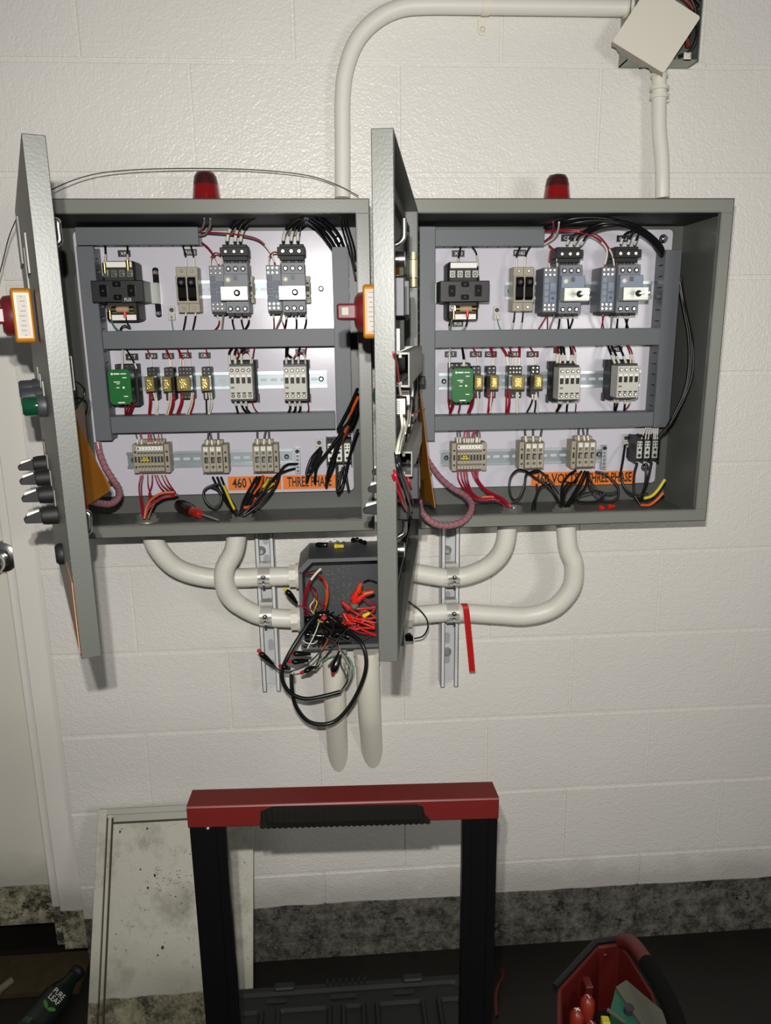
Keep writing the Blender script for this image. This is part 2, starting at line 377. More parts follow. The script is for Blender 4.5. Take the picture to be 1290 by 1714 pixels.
# ------------------------------------------------------------------ DIN rails
def rail(ua, ub, v, label, tags=''):
    a = P(ua, v, -.038); b = P(ub, v, -.038); zc = (a.z + b.z) / 2; x0, x1 = a.x, b.x; h = .0175
    t = thing('din_rail', label, 'rail', ((x0 + x1) / 2, YP, zc))
    m = MB(); y = YP
    prof = [(-h, .0075), (-h + .006, .0075), (-h + .006, .001), (h - .006, .001), (h - .006, .0075), (h, .0075)]
    m.box(x0, x1, y - .0075, y - .0065, zc - h, zc - h + .005); m.box(x0, x1, y - .0075, y - .0065, zc + h - .005, zc + h)
    for s in (-1, 1): m.box(x0, x1, y - .0075, y, zc + s * (h - .0055) - .0005, zc + s * (h - .0055) + .0005)
    m.build('rail_profile', Mzinc, t)
    MB().box(x0, x1, y - .0010, y, zc - h + .006, zc + h - .006).build('rail_web', mat('rail_web_zinc', '8d979b', .42, metal=.6), t)
    sl = MB(); x = x0 + .010
    while x < x1 - .018:
        pts = [(x + .003 + .003 * math.cos(math.radians(q)), zc + .003 * math.sin(math.radians(q))) for q in (90, 135, 180, 225, 270)] + [(x + .012 + .003 * math.cos(math.radians(q)), zc + .003 * math.sin(math.radians(q))) for q in (270, 315, 0, 45, 90)]
        sl.prism(pts, 'y', y - .0010, y - .0014); x += .021
    o = sl.build('slots', Mpanel, t); o['kind'] = 'stuff'
    for x in (x0 + .012, x1 - .012):
        q = MB(); bolt(q, x, y - .001, zc, .0045, .0045); q.build('rail_screw', Msteel, t)
    return zc
rail(303, 547, 484, 'zinc mounting rail behind the two breakers in the left cabinet')
rail(236, 547, 637, 'zinc mounting rail behind the relays in the left cabinet')
rail(212, 489, 768, 'slotted zinc rail carrying the terminal blocks in the left cabinet')
rail(845, 1092, 486, 'zinc mounting rail behind the two breakers in the right cabinet')
rail(734, 1072, 636, 'zinc mounting rail behind the relays in the right cabinet')
rail(738, 1012, 764, 'slotted zinc rail carrying the terminal blocks in the right cabinet')

# ------------------------------------------------------------------ devices, built at the origin of their panel plane: -y is outward
def screws(mb, pts, y, r=.0027):
    for x, z in pts:
        mb.lathe((x, y, z), (0, -1, 0), [(0, r), (.0008, r), (.0015, r * .7)], 8)
def place(proto, first, u, v, yf, label, group=None):
    q = P(u, v, yf); loc = (q.x, YP, q.z)
    if first: proto.location = Vector(loc); proto['label'] = label; return proto
    return dup(proto, loc, label, group)
def make_transformer(mirror=1):
    t = thing('transformer', '', 'transformer')
    m = MB(); m.box(-.031, .031, -.060, 0, -.056, .056); m.build('coil_body', Mblackm, t, bev=.004)
    m = MB(); m.box(-.049, .049, -.080, -.012, -.021, .019); m.build('core', Mblack, t, bev=.0012)
    m = MB()
    for (x, z) in ((-.026, .0), (.026, .0)): m.prism(rpoly(x - .007, x + .007, z - .011, z + .011, .003), 'y', -.080, -.0835)
    for z in (.012, -.012): m.prism(rpoly(-.008, .008, z - .005, z + .005, .003), 'y', -.080, -.0835)
    m.build('cover_ribs', Mblackg, t)
    m = MB(); screws(m, [(-.026, 0), (.026, 0), (0, .012), (0, -.012)], -.0835, .0022); m.build('cover_screw', Mcharc, t)
    m = MB(); m.box(-.026, .026, -.064, -.06, .044, .054); m.build('terminal_strip', Mlab, t)
    for i in range(4):
        x = -.0225 + i * .015; q = MB(); q.box(x - .0055, x + .0055, -.067, -.063, .026, .039); screws(q, [(x, .032)], -.067, .0036); q.build('terminal_screw', Msteel, t)
    q = MB(); q.cyl((-.016, -.068, -.034), (.024, -.068, -.034), .0055); f = q.build('fuse', Mtaupe, t)
    q = MB(); q.cyl((-.017, -.068, -.034), (-.008, -.068, -.034), .0062); q.cyl((.016, -.068, -.034), (.025, -.068, -.034), .0062); q.build('fuse_cap', Mbrass, f)
    q = MB(); q.cyl((-.003, -.0685, -.034), (.011, -.0685, -.034), .0058); q.build('fuse_label', mat('fuse_paper', 'b98f6a', .6), f)
    q = MB(); screws(q, [(-.0225, -.032)], -.066, .0045); q.box(-.028, -.017, -.066, -.06, -.038, -.027); q.build('terminal_screw', Msteel, t)
    q = MB(); q.box(-.020, .026, -.062, -.059, -.054, -.044); q.build('number_strip', Mlab, t)
    s = mirror
    q = MB(); q.prism(rpoly(s * .057 - .006, s * .057 + .006, -.048, .048, .005), 'y', 0, -.004); q.build('mounting_foot', Mblackg, t)
    q = MB(); q.box(s * .049, s * .062, -.022, -.003, -.022, .018); q.build('lamination', Mgalv, t)
    q = MB(); bolt(q, s * .057, -.004, .038, .0045, .005); bolt(q, s * .057, -.004, -.040, .0045, .005); q.build('foot_bolt', Msteel, t)
    q = MB(); q.box(-s * .034, -s * .030, -.05, 0, -.03, .03); q.build('side_plate', Mblackg, t)
    return t
t1 = make_transformer(1); place(t1, 1, 198, 487, -.105, 'black control transformer in the left cabinet, fuse below its core')
t2 = make_transformer(-1); place(t2, 1, 777, 487, -.105, 'black control transformer in the right cabinet, FU3 tag beneath it')

def make_fuseholder():
    t = thing('fuse_holder', '', 'fuse holder')
    m = MB(); m.box(-.021, .021, -.045, -.006, -.043, .043); m.box(-.0215, .0215, -.052, -.045, -.026, .026); m.build('housing', Mtaupe, t, bev=.001)
    m = MB(); m.box(-.0003, .0003, -.0456, -.045, .026, .043); m.box(-.0003, .0003, -.0456, -.045, -.043, -.026); m.build('seam', Mink, t)
    for x in (-.0095, .0095):
        h = MB(); h.prism([(-.052, -.022), (-.058, -.016), (-.056, .004), (-.060, .010), (-.057, .022), (-.052, .024)], 'x', x - .0080, x + .0080); h.build('fuse_lever', Mblackg, t, bev=.001)
        g = MB(); g.lathe((x, -.057, .013), (0, -1, 0), [(0, .0055), (.003, .0052), (.005, .003)], 10); g.build('lever_grip', Mcharc, t)
    m = MB(); screws(m, [(-.010, .035), (.010, .035), (-.010, -.035), (.010, -.035)], -.045, .0032); m.build('clamp_screw', Msteel, t)
    return t
fh = make_fuseholder()
place(fh, 1, 314, 485, -.078, 'taupe twin fuse holder with black levers in the left cabinet')
place(fh, 0, 876, 484, -.078, 'taupe twin fuse holder with black levers in the right cabinet')

def make_breaker(right):
    """motor breaker: auxiliary block on its left, black lug block above, bracket plate in front"""
    t = thing('circuit_breaker', '', 'circuit breaker', group='motor circuit breakers')
    m = MB(); m.box(-.0225, .0225, -.078, -.006, -.048, .045); m.build('housing', Mbrk, t, bev=.001)
    m = MB(); m.box(-.0225, .024, -.092, -.078, -.022, .024); m.build('front_cover', Mbrk if not right else Mbrk2, t, bev=.001)
    m = MB(); m.box(-.052, -.0235, -.068, -.006, -.045, .041); a = m.build('auxiliary_block', Mbrk, t, bev=.001)
    m = MB()
    for i in range(4): m.box(-.050, -.041, -.0695, -.068, -.026 + i * .0125, -.016 + i * .0125)
    m.box(-.039, -.026, -.071, -.068, -.026, -.010); m.box(-.039, -.026, -.071, -.068, -.006, .012); m.build('push_tabs', Mbrk2 if right else mat('breaker_dark', '565e70', .5), a, bev=.0005)
    m = MB(); screws(m, [(-.048 + i * .0085, z) for i in range(3) for z in (.027, .036, -.031, -.039)], -.068, .0030); m.build('aux_screw', Msteel, a)
    m = MB(); m.lathe((-.033, -.071, -.018), (0, -1, 0), [(0, .003), (.001, .003)], 10); m.build('test_button', mat('btn_blue', '2d4b86', .4), a)
    m = MB(); screws(m, [(-.014, .034), (0, .034), (.014, .034), (-.014, -.040), (0, -.040), (.014, -.040)], -.078, .0036); m.build('clamp_screw', Msteel, t)
    m = MB()
    for i in (-1, 0, 1): m.lathe((i * .014, -.0779, .034), (0, -1, 0), [(0, .0052), (.0002, .0052)], 10); m.lathe((i * .014, -.0779, -.040), (0, -1, 0), [(0, .0052), (.0002, .0052)], 10)
    m.build('screw_well', Mink, t)
    m = MB(); m.lathe((-.014, -.092, .013), (0, -1, 0), [(0, .0052), (.002, .0050), (.0025, .002)], 12); m.build('dial', Mwht, t)
    m = MB(); m.box(-.004, .004, -.0925, -.092, .012, .021); m.build('rating_window', mat('win', '5b5a58', .5), t)
    # black lug block
    m = MB(); m.box(-.025, .022, -.062, -.012, .050, .080); m.box(-.029, .025, -.072, -.030, .058, .074); m.build('lug_block', Mblackm, t, bev=.001)
    m = MB(); screws(m, [(-.018, .066), (-.002, .066), (.013, .066)], -.072, .0042); m.build('lug_screw', Msteel, t)
    m = MB()
    for i in (-1, 0, 1): m.cyl((i * .015 - .001, -.05, .044), (i * .015 - .001, -.05, .052), .004)
    m.box(-.024, .021, -.05, -.015, .043, .052); m.build('lug_pins', Mcharc, t)
    # bracket
    m = MB(); px = .0 if not right else .004
    m.box(px - .027, px + .024, -.112, -.1105, -.024, .000); m.box(px - .027, px + .024, -.112, -.086, -.0255, -.024); m.box(px - .027, px - .0255, -.112, -.088, -.024, 0); m.build('bracket_plate', Mgal, t, bev=.0006)
    m = MB(); m.lathe((px + .004, -.112, -.012), (0, -1, 0), [(0, .0062), (.0012, .0062), (.0013, .0040), (.0016, .004)], 16)
    m.build('shaft_bush', Mink, t)
    m = MB(); m.cyl((px + .004, -.112, -.012), (px + .004, -.118 if not right else -.150, -.012), .0028, n=10)
    if right: m.box(px - .004, px + .012, -.147, -.145, -.0135, -.0105); m.box(px + .0025, px + .0055, -.147, -.145, -.020, -.004)
    m.build('shaft', Msteel, t)
    # bottom terminals
    m = MB()
    for i in (-1, 0, 1): m.box(i * .014 - .006, i * .014 + .006, -.072, -.030, -.053, -.048)
    m.box(-.050, -.026, -.06, -.02, -.050, -.045); m.build('terminal_throat', Mblackm, t)
    return t
b1 = make_breaker(False); place(b1, 1, 396, 481, -.108, 'grey motor breaker with bright plate in the left cabinet, nearer the fuse holder')
place(b1, 0, 491, 480, -.108, 'grey motor breaker with bright plate in the left cabinet, nearer the tall right duct', 'motor circuit breakers')
b2 = make_breaker(True); place(b2, 1, 955, 483, -.110, 'blue-grey motor breaker with projecting steel shaft in the right cabinet, nearer the fuse holder')
place(b2, 0, 1052, 482, -.110, 'blue-grey motor breaker with projecting steel shaft in the right cabinet, beside the upright duct', 'motor circuit breakers')
def make_clamp():
    t = thing('end_clamp', '', 'end clamp', group='rail end clamps')
    m = MB(); m.box(-.006, .006, -.034, -.004, -.026, .026); m.box(-.005, .005, -.040, -.034, -.018, .018); m.build('clamp_body', Mtaupe, t, bev=.001)
    m = MB(); screws(m, [(0, .012), (0, -.012)], -.040, .0025); m.box(-.0035, .0035, -.0405, -.040, -.004, .006); m.build('clamp_screw', Mink, t)
    return t
cl = make_clamp(); place(cl, 1, 420, 485, -.06, 'taupe rail clamp between the two breakers in the left cabinet')
place(cl, 0, 515, 485, -.06, 'taupe rail clamp right of the last breaker in the left cabinet')
place(cl, 0, 906, 484, -.06, 'taupe rail clamp between fuse holder and breaker in the right cabinet')
place(cl, 0, 1000, 484, -.06, 'taupe rail clamp between the two breakers in the right cabinet')
def make_lug():
    t = thing('ground_lug', '', 'ground lug', group='ground lugs')
    m = MB(); m.box(-.007, .007, -.004, 0, -.014, .014); m.box(-.007, .007, -.010, -.004, -.014, -.002); m.build('lug_body', Mlgray, t, bev=.0008)
    m = MB(); screws(m, [(0, .006)], -.004, .0045); m.build('lug_bolt', Mcharc, t)
    m = MB(); screws(m, [(0, -.008)], -.010, .003); m.build('set_screw', Msteel, t)
    return t
lg = make_lug(); place(lg, 1, 287, 524, -.037, 'small ground lug beneath the fuse holder in the left cabinet')
place(lg, 0, 832, 524, -.037, 'small ground lug beneath the fuse holder in the right cabinet')
place(lg, 0, 534, 746, -.037, 'small ground lug beside the power block in the left cabinet')
place(lg, 0, 1048, 738, -.037, 'small ground lug beside the power block in the right cabinet')
def make_altrelay():
    t = thing('alternating_relay', '', 'relay')
    w, h = .0215, .034; c = .005
    oc = [(-w + c, -h), (w - c, -h), (w - c, -h + .002), (w, -h + c + .002), (w, h - c), (w - c, h), (-w + c, h), (-w, h - c), (-w, -h + c)]
    MB().prism(oc, 'y', -.083, -.086).build('face', Mgreen, t, bev=.0006)
    MB().box(-w + .001, w - .001, -.083, -.040, -h + .002, h - .002).build('case', mat('relay_case', '1f2a20', .3), t, bev=.001)
    MB().box(-.019, .024, -.040, -.007, -.042, .042).build('socket', Mblackm, t, bev=.001)
    m = MB(); screws(m, [(-.015 + i * .010, z) for i in range(4) for z in (.038, -.038)], -.040, .003); m.build('socket_screw', Msteel, t)
    m = MB(); y0, y1 = -.0864, -.086
    m.box(-.015, -.0115, y1, y0, .0235, .0275)
    for (a, b, z, hh) in ((-.010, .001, .0255, .0025), (.003, .014, .0255, .0018), (.006, .014, .018, .0016), (-.011, .001, .010, .0016), (-.006, 0, .0065, .0014), (-.007, -.001, -.001, .0016), (.006, .014, -.018, .0016), (-.006, .007, -.030, .002)):
        m.box(a, b, y1, y0, z - hh / 2, z + hh / 2)
    m.lathe((.007, -.086, -.001), (0, -1, 0), [(0, .0022), (.0004, .0022)], 8); m.build('printed_text', Mwhite, t)
    return t
ar = make_altrelay(); place(ar, 1, 201, 648, -.115, 'green alternating relay at the left end of the left cabinet relay row')
place(ar, 0, 774, 645, -.115, 'green alternating relay at the left end of the right cabinet relay row')
def make_relay(w):
    t = thing('control_relay', '', 'relay', group='plug-in control relays')
    MB().box(-w / 2 - .001, w / 2 + .001, -.035, -.007, -.032, .032).build('socket', Mblack, t, bev=.0008)
    n = 2 if w < .022 else 4
    m = MB(); 
    for i in range(n):
        x = -w / 2 + w * (i + .5) / n
        screws(m, [(x, .028), (x, .020), (x, -.028)], -.035, .0026)
    m.build('socket_screw', Msteel, t)
    MB().box(-w / 2, w / 2, -.066, -.035, -.014, .016).build('relay_cube', Mgold, t, bev=.002, seg=2)
    m = MB(); m.box(-w / 4, w / 4, -.0668, -.066, -.008, .010); m.build('coil', mat('coil_gold', 'd0b869', .2, metal=.8, bump=.8, scale=300), t)
    return t
r1 = make_relay(.0175); r3 = make_relay(.027)
for i, (pr, u, v, lab) in enumerate(((r1, 250, 644, 'amber relay beside the green relay in the left cabinet, under tag CR1'), (r1, 279, 644, 'amber relay second from the green relay in the left cabinet, under tag CR2'),
        (r3, 307, 643, 'wide amber relay in the left cabinet, under tag CR3'), (r1, 343, 643, 'amber relay standing nearest the contactors in the left cabinet'),
        (r1, 801, 641, 'amber relay tight against the green relay in the right cabinet, under tag CR1'), (r1, 827, 641, 'amber relay second from the green relay in the right cabinet, under tag CR2'),
        (r3, 867, 641, 'wide amber relay in the right cabinet, under tag CR3'), (r1, 901, 640, 'amber relay standing nearest the contactors in the right cabinet'))):
    place(pr, i in (0, 2), u, v, -.095, lab, 'plug-in control relays')
def make_contactor():
    t = thing('contactor', '', 'contactor', group='motor contactors')
    MB().box(-.024, .026, -.050, -.007, -.040, .042).build('base', Mblackm, t, bev=.002)
    MB().box(-.0225, .0225, -.088, -.050, -.032, .032).build('front', Mlgray, t, bev=.0008)
    MB().box(-.0215, .0215, -.078, -.050, .032, .036).box(-.0215, .0215, -.078, -.050, -.036, -.032).build('terminal_shroud', Mblack, t)
    for i in range(4):
        x = -.0165 + i * .011
        MB().box(x - .0035, x + .0035, -.0885, -.088, -.001, .011).build('slot', Mink, t)
        m = MB(); m.box(x - .0035, x + .0035, -.0885, -.088, .011, .016); m.build('slot_tab', Mlab, t)
        m = MB(); m.box(x - .0035, x + .0035, -.0885, -.088, -.021, -.0185); m.build('slot', Mink, t)
        m = MB(); m.lathe((x, -.088, .0245), (0, -1, 0), [(0, .0035), (.0006, .0035)], 10); m.lathe((x, -.088, -.0255), (0, -1, 0), [(0, .0035), (.0006, .0035)], 10); m.build('screw_well', Mink, t)
        m = MB(); screws(m, [(x, .0245), (x, -.0255)], -.0884, .0026); m.build('clamp_screw', Msteel, t)
    m = MB(); m.box(-.020, -.013, -.0884, -.088, -.011, -.007); m.build('rating_print', mat('print_grey', '77756c', .6), t)
    m = MB()
    for z in (.034, -.036):
        for x in (-.024, .026): m.box(x - .002, x + .002, -.020, -.007, z - .008, z + .008)
    m.build('mounting_ear', Mcharc, t)
    return t
ct = make_contactor(); place(ct, 1, 403, 641, -.118, 'pale grey contactor nearer the relays in the left cabinet')
place(ct, 0, 494, 641, -.118, 'pale grey contactor nearer the upright duct in the left cabinet', 'motor contactors')
place(ct, 0, 953, 642, -.118, 'pale grey contactor nearer the relays in the right cabinet', 'motor contactors')
place(ct, 0, 1051, 639, -.118, 'pale grey contactor nearer the upright duct in the right cabinet', 'motor contactors')
def make_tb(n, pitch, flip=1):
    t = thing('terminal_block', '', 'terminal block', group='rail terminal blocks')
    W = n * pitch
    for s in (-1, 1):
        x = s * (W / 2 + .0055); wdt = .0052 if (s == flip or n == 8) else .0015
        if wdt < .002: x = s * (W / 2 + .0018)
        MB().box(x - wdt, x + wdt, -.040, -.004, -.031, .029).build('end_bracket', Mtaupe, t, bev=.001)
        if wdt > .002:
            m = MB(); screws(m, [(x, .013), (x, -.018)], -.040, .0022); m.box(x - .002, x + .002, -.0403, -.040, -.008, .004); m.build('bracket_screw', Mink, t)
    for i in range(n):
        x = -W / 2 + pitch * (i + .5); w = pitch / 2 - .0003
        m = MB(); m.prism([(-.006, -.030), (-.030, -.033), (-.044, -.026), (-.047, -.026), (-.047, .018), (-.044, .026), (-.026, .030), (-.022, .036), (-.006, .036)], 'x', x - w, x + w)
        b = m.build('terminal', Mbeige, t, bev=.0004)
        m = MB(); r = min(.0032, pitch * .36)
        m.lathe((x, -.047, .012), (0, -1, 0), [(0, r), (.0004, r)], 8); m.lathe((x, -.047, -.016), (0, -1, 0), [(0, r), (.0004, r)], 8); m.box(x - w * .62, x + w * .62, -.0475, -.047, -.008, .005); m.build('terminal_well', Mink, b)
        m = MB(); screws(m, [(x, .012), (x, -.016)], -.0474, r * .7); 
        if n == 3: m.box(x - w * .2, x + w * .6, -.048, -.0474, -.007, .002)
        m.build('terminal_screw', Msteel, b)
    if n == 8:
        MB().box(-W / 2, W / 2, -.0478, -.047, .0175, .0255).build('marker_strip', Mlab, t)
        for i in range(8): lettering(str(i + 1), (-W / 2 + pitch * (i + .5), -.0481, .0215), .0028, .005, Mink, t, name='marker_digit')
        MB().box(-W / 2 + pitch * 1.2, -W / 2 + pitch * 3.6, -.0495, -.0475, -.004, -.001).box(-W / 2 + pitch * 1.6, -W / 2 + pitch * 3.2, -.0495, -.0475, .001, .003).build('jumper', Myel, t)
    else:
        for i in range(3):
            x = -W / 2 + pitch * (i + .5)
            k = MB().box(x - .0042, x + .0038, -.0478, -.047, .017, .0255).build('marker', Mlab, t)
            lettering('T', (x, -.0481, .0215), .003, .0045, Mink, t, name='marker_letter')
    return t
tb8 = make_tb(8, .0066); tb8b = place(tb8, 1, 252, 768, -.077, 'eight-way terminal block numbered 1 to 8 in the left cabinet')
place(tb8, 0, 786, 765, -.077, 'eight-way terminal block numbered 1 to 8 in the right cabinet')
tb3 = make_tb(3, .0132, 1); place(tb3, 1, 356, 769, -.077, 'three-way terminal block in the left cabinet, above the black wire loop')
place(tb3, 0, 441, 768, -.077, 'three-way terminal block in the left cabinet, above the orange 460 VOLTS sticker')
tb3r = make_tb(3, .0132, -1); place(tb3r, 1, 894, 763, -.077, 'three-way terminal block in the right cabinet, nearer the eight-way block')
place(tb3r, 0, 981, 761, -.077, 'three-way terminal block in the right cabinet, beside the ground bar')
def make_bar():
    t = thing('ground_bar', '', 'ground bar', group='ground bars')
    MB().box(-.0055, .0055, -.012, 0, -.027, .027).build('bar', Mzinc, t, bev=.0006)
    m = MB(); screws(m, [(0, -.021 + i * .008) for i in range(5)], -.012, .003); m.build('bar_screw', Msteel, t)
    m = MB(); screws(m, [(0, .021)], -.012, .0045); m.build('bar_bolt', Mink, t)
    return t
gb = make_bar(); place(gb, 1, 498, 772, -.042, 'short upright ground bar left of the ground lug in the left cabinet')
place(gb, 0, 1011, 766, -.042, 'short upright ground bar right of the terminal blocks in the right cabinet')
def make_pdb(whitep):
    t = thing('power_distribution_block', '', 'terminal block')
    MB().box(-.026, .026, -.040, 0, -.026, .026).build('base', Mblackm, t, bev=.001)
    m = MB()
    for i in range(4): m.box(-.0262 + i * .0171, -.0245 + i * .0171, -.052, -.010, -.029, .029)
    m.build('barrier', Mblack, t)
    for i in range(3):
        x = -.0168 + i * .0171
        MB().box(x - .0062, x + .0062, -.050, -.040, -.020, .018).build('pole', Mlab if whitep else Mgal, t, bev=.001)
        m = MB(); 
        for (a, z, r) in ((-.003, .013, .0018), (.003, .013, .0018), (-.003, .007, .0018), (.003, .007, .0018), (0, -.001, .003), (0, -.013, .0036)): m.lathe((x + a, -.050, z), (0, -1, 0), [(0, r), (.0005, r)], 8)
        m.build('pole_well', Mink, t)
    return t
pd1 = make_pdb(True); place(pd1, 1, 567, 757, -.08, 'black power block with three white poles in the left cabinet')
pd2 = make_pdb(False); place(pd2, 1, 1083, 752, -.08, 'black power block with three metal poles in the right cabinet')

# ------------------------------------------------------------------ tags and stickers (parts of the cabinets)
def nametag(enc, txt, u0, v0, u1, v1, Y=YP, rim=False):
    a = P(u0, v0, Y); b = P(u1, v1, Y); 
    g = MB().box(a.x, b.x, Y - .0012, Y, b.z, a.z).build('name_tag', Mblack, enc); g['label'] = 'black tag reading ' + txt
    lettering(txt, ((a.x + b.x) / 2, Y - .0015, (a.z + b.z) / 2), (b.x - a.x) * (.20 * len(txt) if len(txt) < 4 else .78), (a.z - b.z) * .48, Mwhite, g)
for t_, u0, v0, u1, v1 in (('XF1', 197, 419, 219, 430), ('FU1&2', 307, 417, 330, 428), ('ALT', 210, 592, 232, 603), ('CR1', 243, 591, 264, 601), ('CR2', 271, 591, 292, 601), ('CR3', 299, 590, 321, 600), ('CR4', 332, 590, 353, 600), ('CB1', 388, 385, 409, 396), ('CB2', 481, 385, 503, 396), ('M1', 401, 581, 418, 591), ('M2', 494, 584, 512, 593)):
    nametag(encL, t_, u0, v0, u1, v1)
for t_, u0, v0, u1, v1 in (('XF1', 756, 419, 777, 430), ('FU1&2', 859, 418, 880, 429), ('ALT', 744, 588, 764, 598), ('CR1', 786, 588, 806, 598), ('CR2', 811, 588, 831, 598), ('CR3', 850, 588, 871, 598), ('CR4', 881, 588, 901, 598), ('CB1', 939, 393, 960, 404), ('CB2', 1032, 394, 1052, 405), ('M1', 926, 581, 945, 591), ('M2', 1021, 580, 1041, 589), ('FU3', 757, 537, 775, 547)):
    nametag(encR, t_, u0, v0, u1, v1)
a = P(203, 497, -.112); b = P(225, 506, -.112)
fm = MB().box(a.x, b.x, -.1122, -.1105, b.z, a.z).build('name_tag', Mblack, t1); fm['label'] = 'black tag reading FU3'
lettering('FU3', ((a.x + b.x) / 2, -.1125, (a.z + b.z) / 2), .012, .006, Mwhite, fm)
def sticker(enc, txt, u0, v0, u1, v1):
    a = P(u0, v0, YP); b = P(u1, v1, YP)
    s = MB().box(a.x, b.x, YP - .0006, YP, b.z, a.z).build('voltage_sticker', Morange, enc); s['label'] = 'orange sticker reading ' + txt
    lettering(txt, ((a.x + b.x) / 2, YP - .0009, (a.z + b.z) / 2 + .001), (b.x - a.x) * .84, (a.z - b.z) * .74, Mink, s)
sticker(encL, '460 VOLTS', 381, 798, 471, 819); sticker(encL, 'THREE PHASE', 473, 796, 562, 817)
sticker(encR, '460 VOLTS', 889, 791, 974, 811.5); sticker(encR, 'THREE PHASE', 975, 789.5, 1063, 809.5)

# ------------------------------------------------------------------ cabinet doors, swung open towards the viewer
class Door:
    def __init__(s, H, F, zt, zb):
        H = Vector(H); F = Vector(F); s.L = (F - H).length; s.d = (F - H).normalized(); s.n = Vector((-s.d.y, s.d.x, 0)); s.H = H; s.zt = zt; s.zb = zb
        s.M = Matrix((s.d, s.n, Vector((0, 0, 1)))).transposed().to_4x4(); s.M.translation = H
    def w(s, a, n, z): return s.H + s.d * a + s.n * n + Vector((0, 0, z))
    def px(s, u, v, n):                     # pixel -> (s, n, z) in door coordinates
        d = RC @ Vector(((u - 645) / FPX, 1.0, -(v - 857) / FPX)); o = s.H + s.n * n
        t = (o - CAM).dot(s.n) / d.dot(s.n); q = CAM + d * t; return (q - s.H).dot(s.d), n, q.z
    def mb(s): return MB(s.M)
def make_door(D, enc, nm):
    L = D.L; T = .024; zt, zb = D.zt, D.zb; m = D.mb()
    m.box(0, L, 0, .0016, zb, zt); m.box(L - .0016, L, 0, T, zb, zt); m.box(0, .0016, 0, T, zb, zt); m.box(0, L, 0, T, zt - .0016, zt); m.box(0, L, 0, T, zb, zb + .0016)
    m.box(L - .010, L, T - .0016, T, zb, zt); m.box(0, .012, T - .0016, T, zb, zt)
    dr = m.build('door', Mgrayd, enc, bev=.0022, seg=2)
    dr['label'] = nm
    g = D.mb(); a = .030
    for (s0, s1, q0, q1) in ((a, a + .010, zb + a, zt - a), (L - a - .010, L - a, zb + a, zt - a), (a, L - a, zt - a - .010, zt - a), (a, L - a, zb + a, zb + a + .010)): g.box(s0, s1, .0016, .010, q0, q1)
    g.build('gasket', Mblackm, dr)
    return dr
DL = Door((-.075, -.2075, 0), (.140, -.735, 0), -.300, -.905)
DM = Door((RX0 + .001, -.2075, 0), (.5105, -.770, 0), -.302, -.908)
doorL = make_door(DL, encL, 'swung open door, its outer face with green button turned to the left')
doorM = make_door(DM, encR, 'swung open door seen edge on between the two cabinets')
def isolator(D, dr, s, z):
    p = D.mb(); p.prism(rpoly(s - .032, s + .032, z - .034, z + .034, .006), 'y', -.028, -.004); p.build('isolator_plate', Myelp, dr, bev=.003, seg=2)
    p = D.mb(); p.box(s + .0318, s + .0325, -.022, -.010, z - .025, z + .025); p.build('rating_label', mat('worn_label', 'a5a099', .6), dr)
    p = D.mb()
    for i in range(9):
        zz = z - .025 + i * .006; p.box(s + .0324, s + .0328, -.0205 + random.uniform(0, .004), -.013 + random.uniform(-.002, .002), zz, zz + .0012)
    p.build('printed_text', mat('print_grey', '77756c', .6), dr)
    p = D.mb(); p.lathe((s, -.028, z), (0, -1, 0), [(0, .0265), (.009, .025), (.013, .020)], 24); p.build('isolator_hub', Mredc, dr)
    p = D.mb(); p.box(s - .030, s + .026, -.063, -.036, z - .010, z + .011); p.build('isolator_lever', Mredc, dr, bev=.003, seg=2)
    p = D.mb(); p.box(s + .0258, s + .0264, -.056, -.047, z - .004, z + .006); p.build('lever_insert', Mgry, dr, bev=.001)
def pushbutton(D, dr, s, z, m):
    p = D.mb(); p.lathe((s, 0, z), (0, -1, 0), [(0, .0160), (.009, .0160), (.011, .0145)], 20); p.build('button_bezel', Mcharc, dr)
    p = D.mb(); p.lathe((s, -.011, z), (0, -1, 0), [(0, .0142), (.016, .0138), (.019, .011)], 20); p.build('push_button', m, dr)
    p = D.mb(); p.box(s - .018, s + .018, -.0022, -.0005, z + .014, z + .034); p.build('legend_plate', mat('legend_grey', '77776f', .45), dr)
def selector(D, dr, s, z):
    p = D.mb(); p.lathe((s, 0, z), (0, -1, 0), [(0, .0145), (.014, .0138), (.021, .0125)], 20); p.build('selector_collar', Mblackm, dr)
    p = D.mb(); p.prism([(-.021, z - .010), (-.044, z - .008), (-.046, z - .002), (-.036, z + .007), (-.021, z + .009)], 'x', s - .005, s + .005); p.build('selector_knob', Mblackm, dr, bev=.001)
    p = D.mb(); p.prism([(-.024, z + .0085), (-.041, z + .003), (-.040, z + .0075), (-.024, z + .0105)], 'x', s - .0054, s + .0054); p.build('pointer', Mwhite, dr)
    p = D.mb(); p.box(s - .018, s + .018, -.0022, -.0005, z + .016, z + .040); p.build('legend_plate', mat('legend_grey', '77776f', .45), dr)
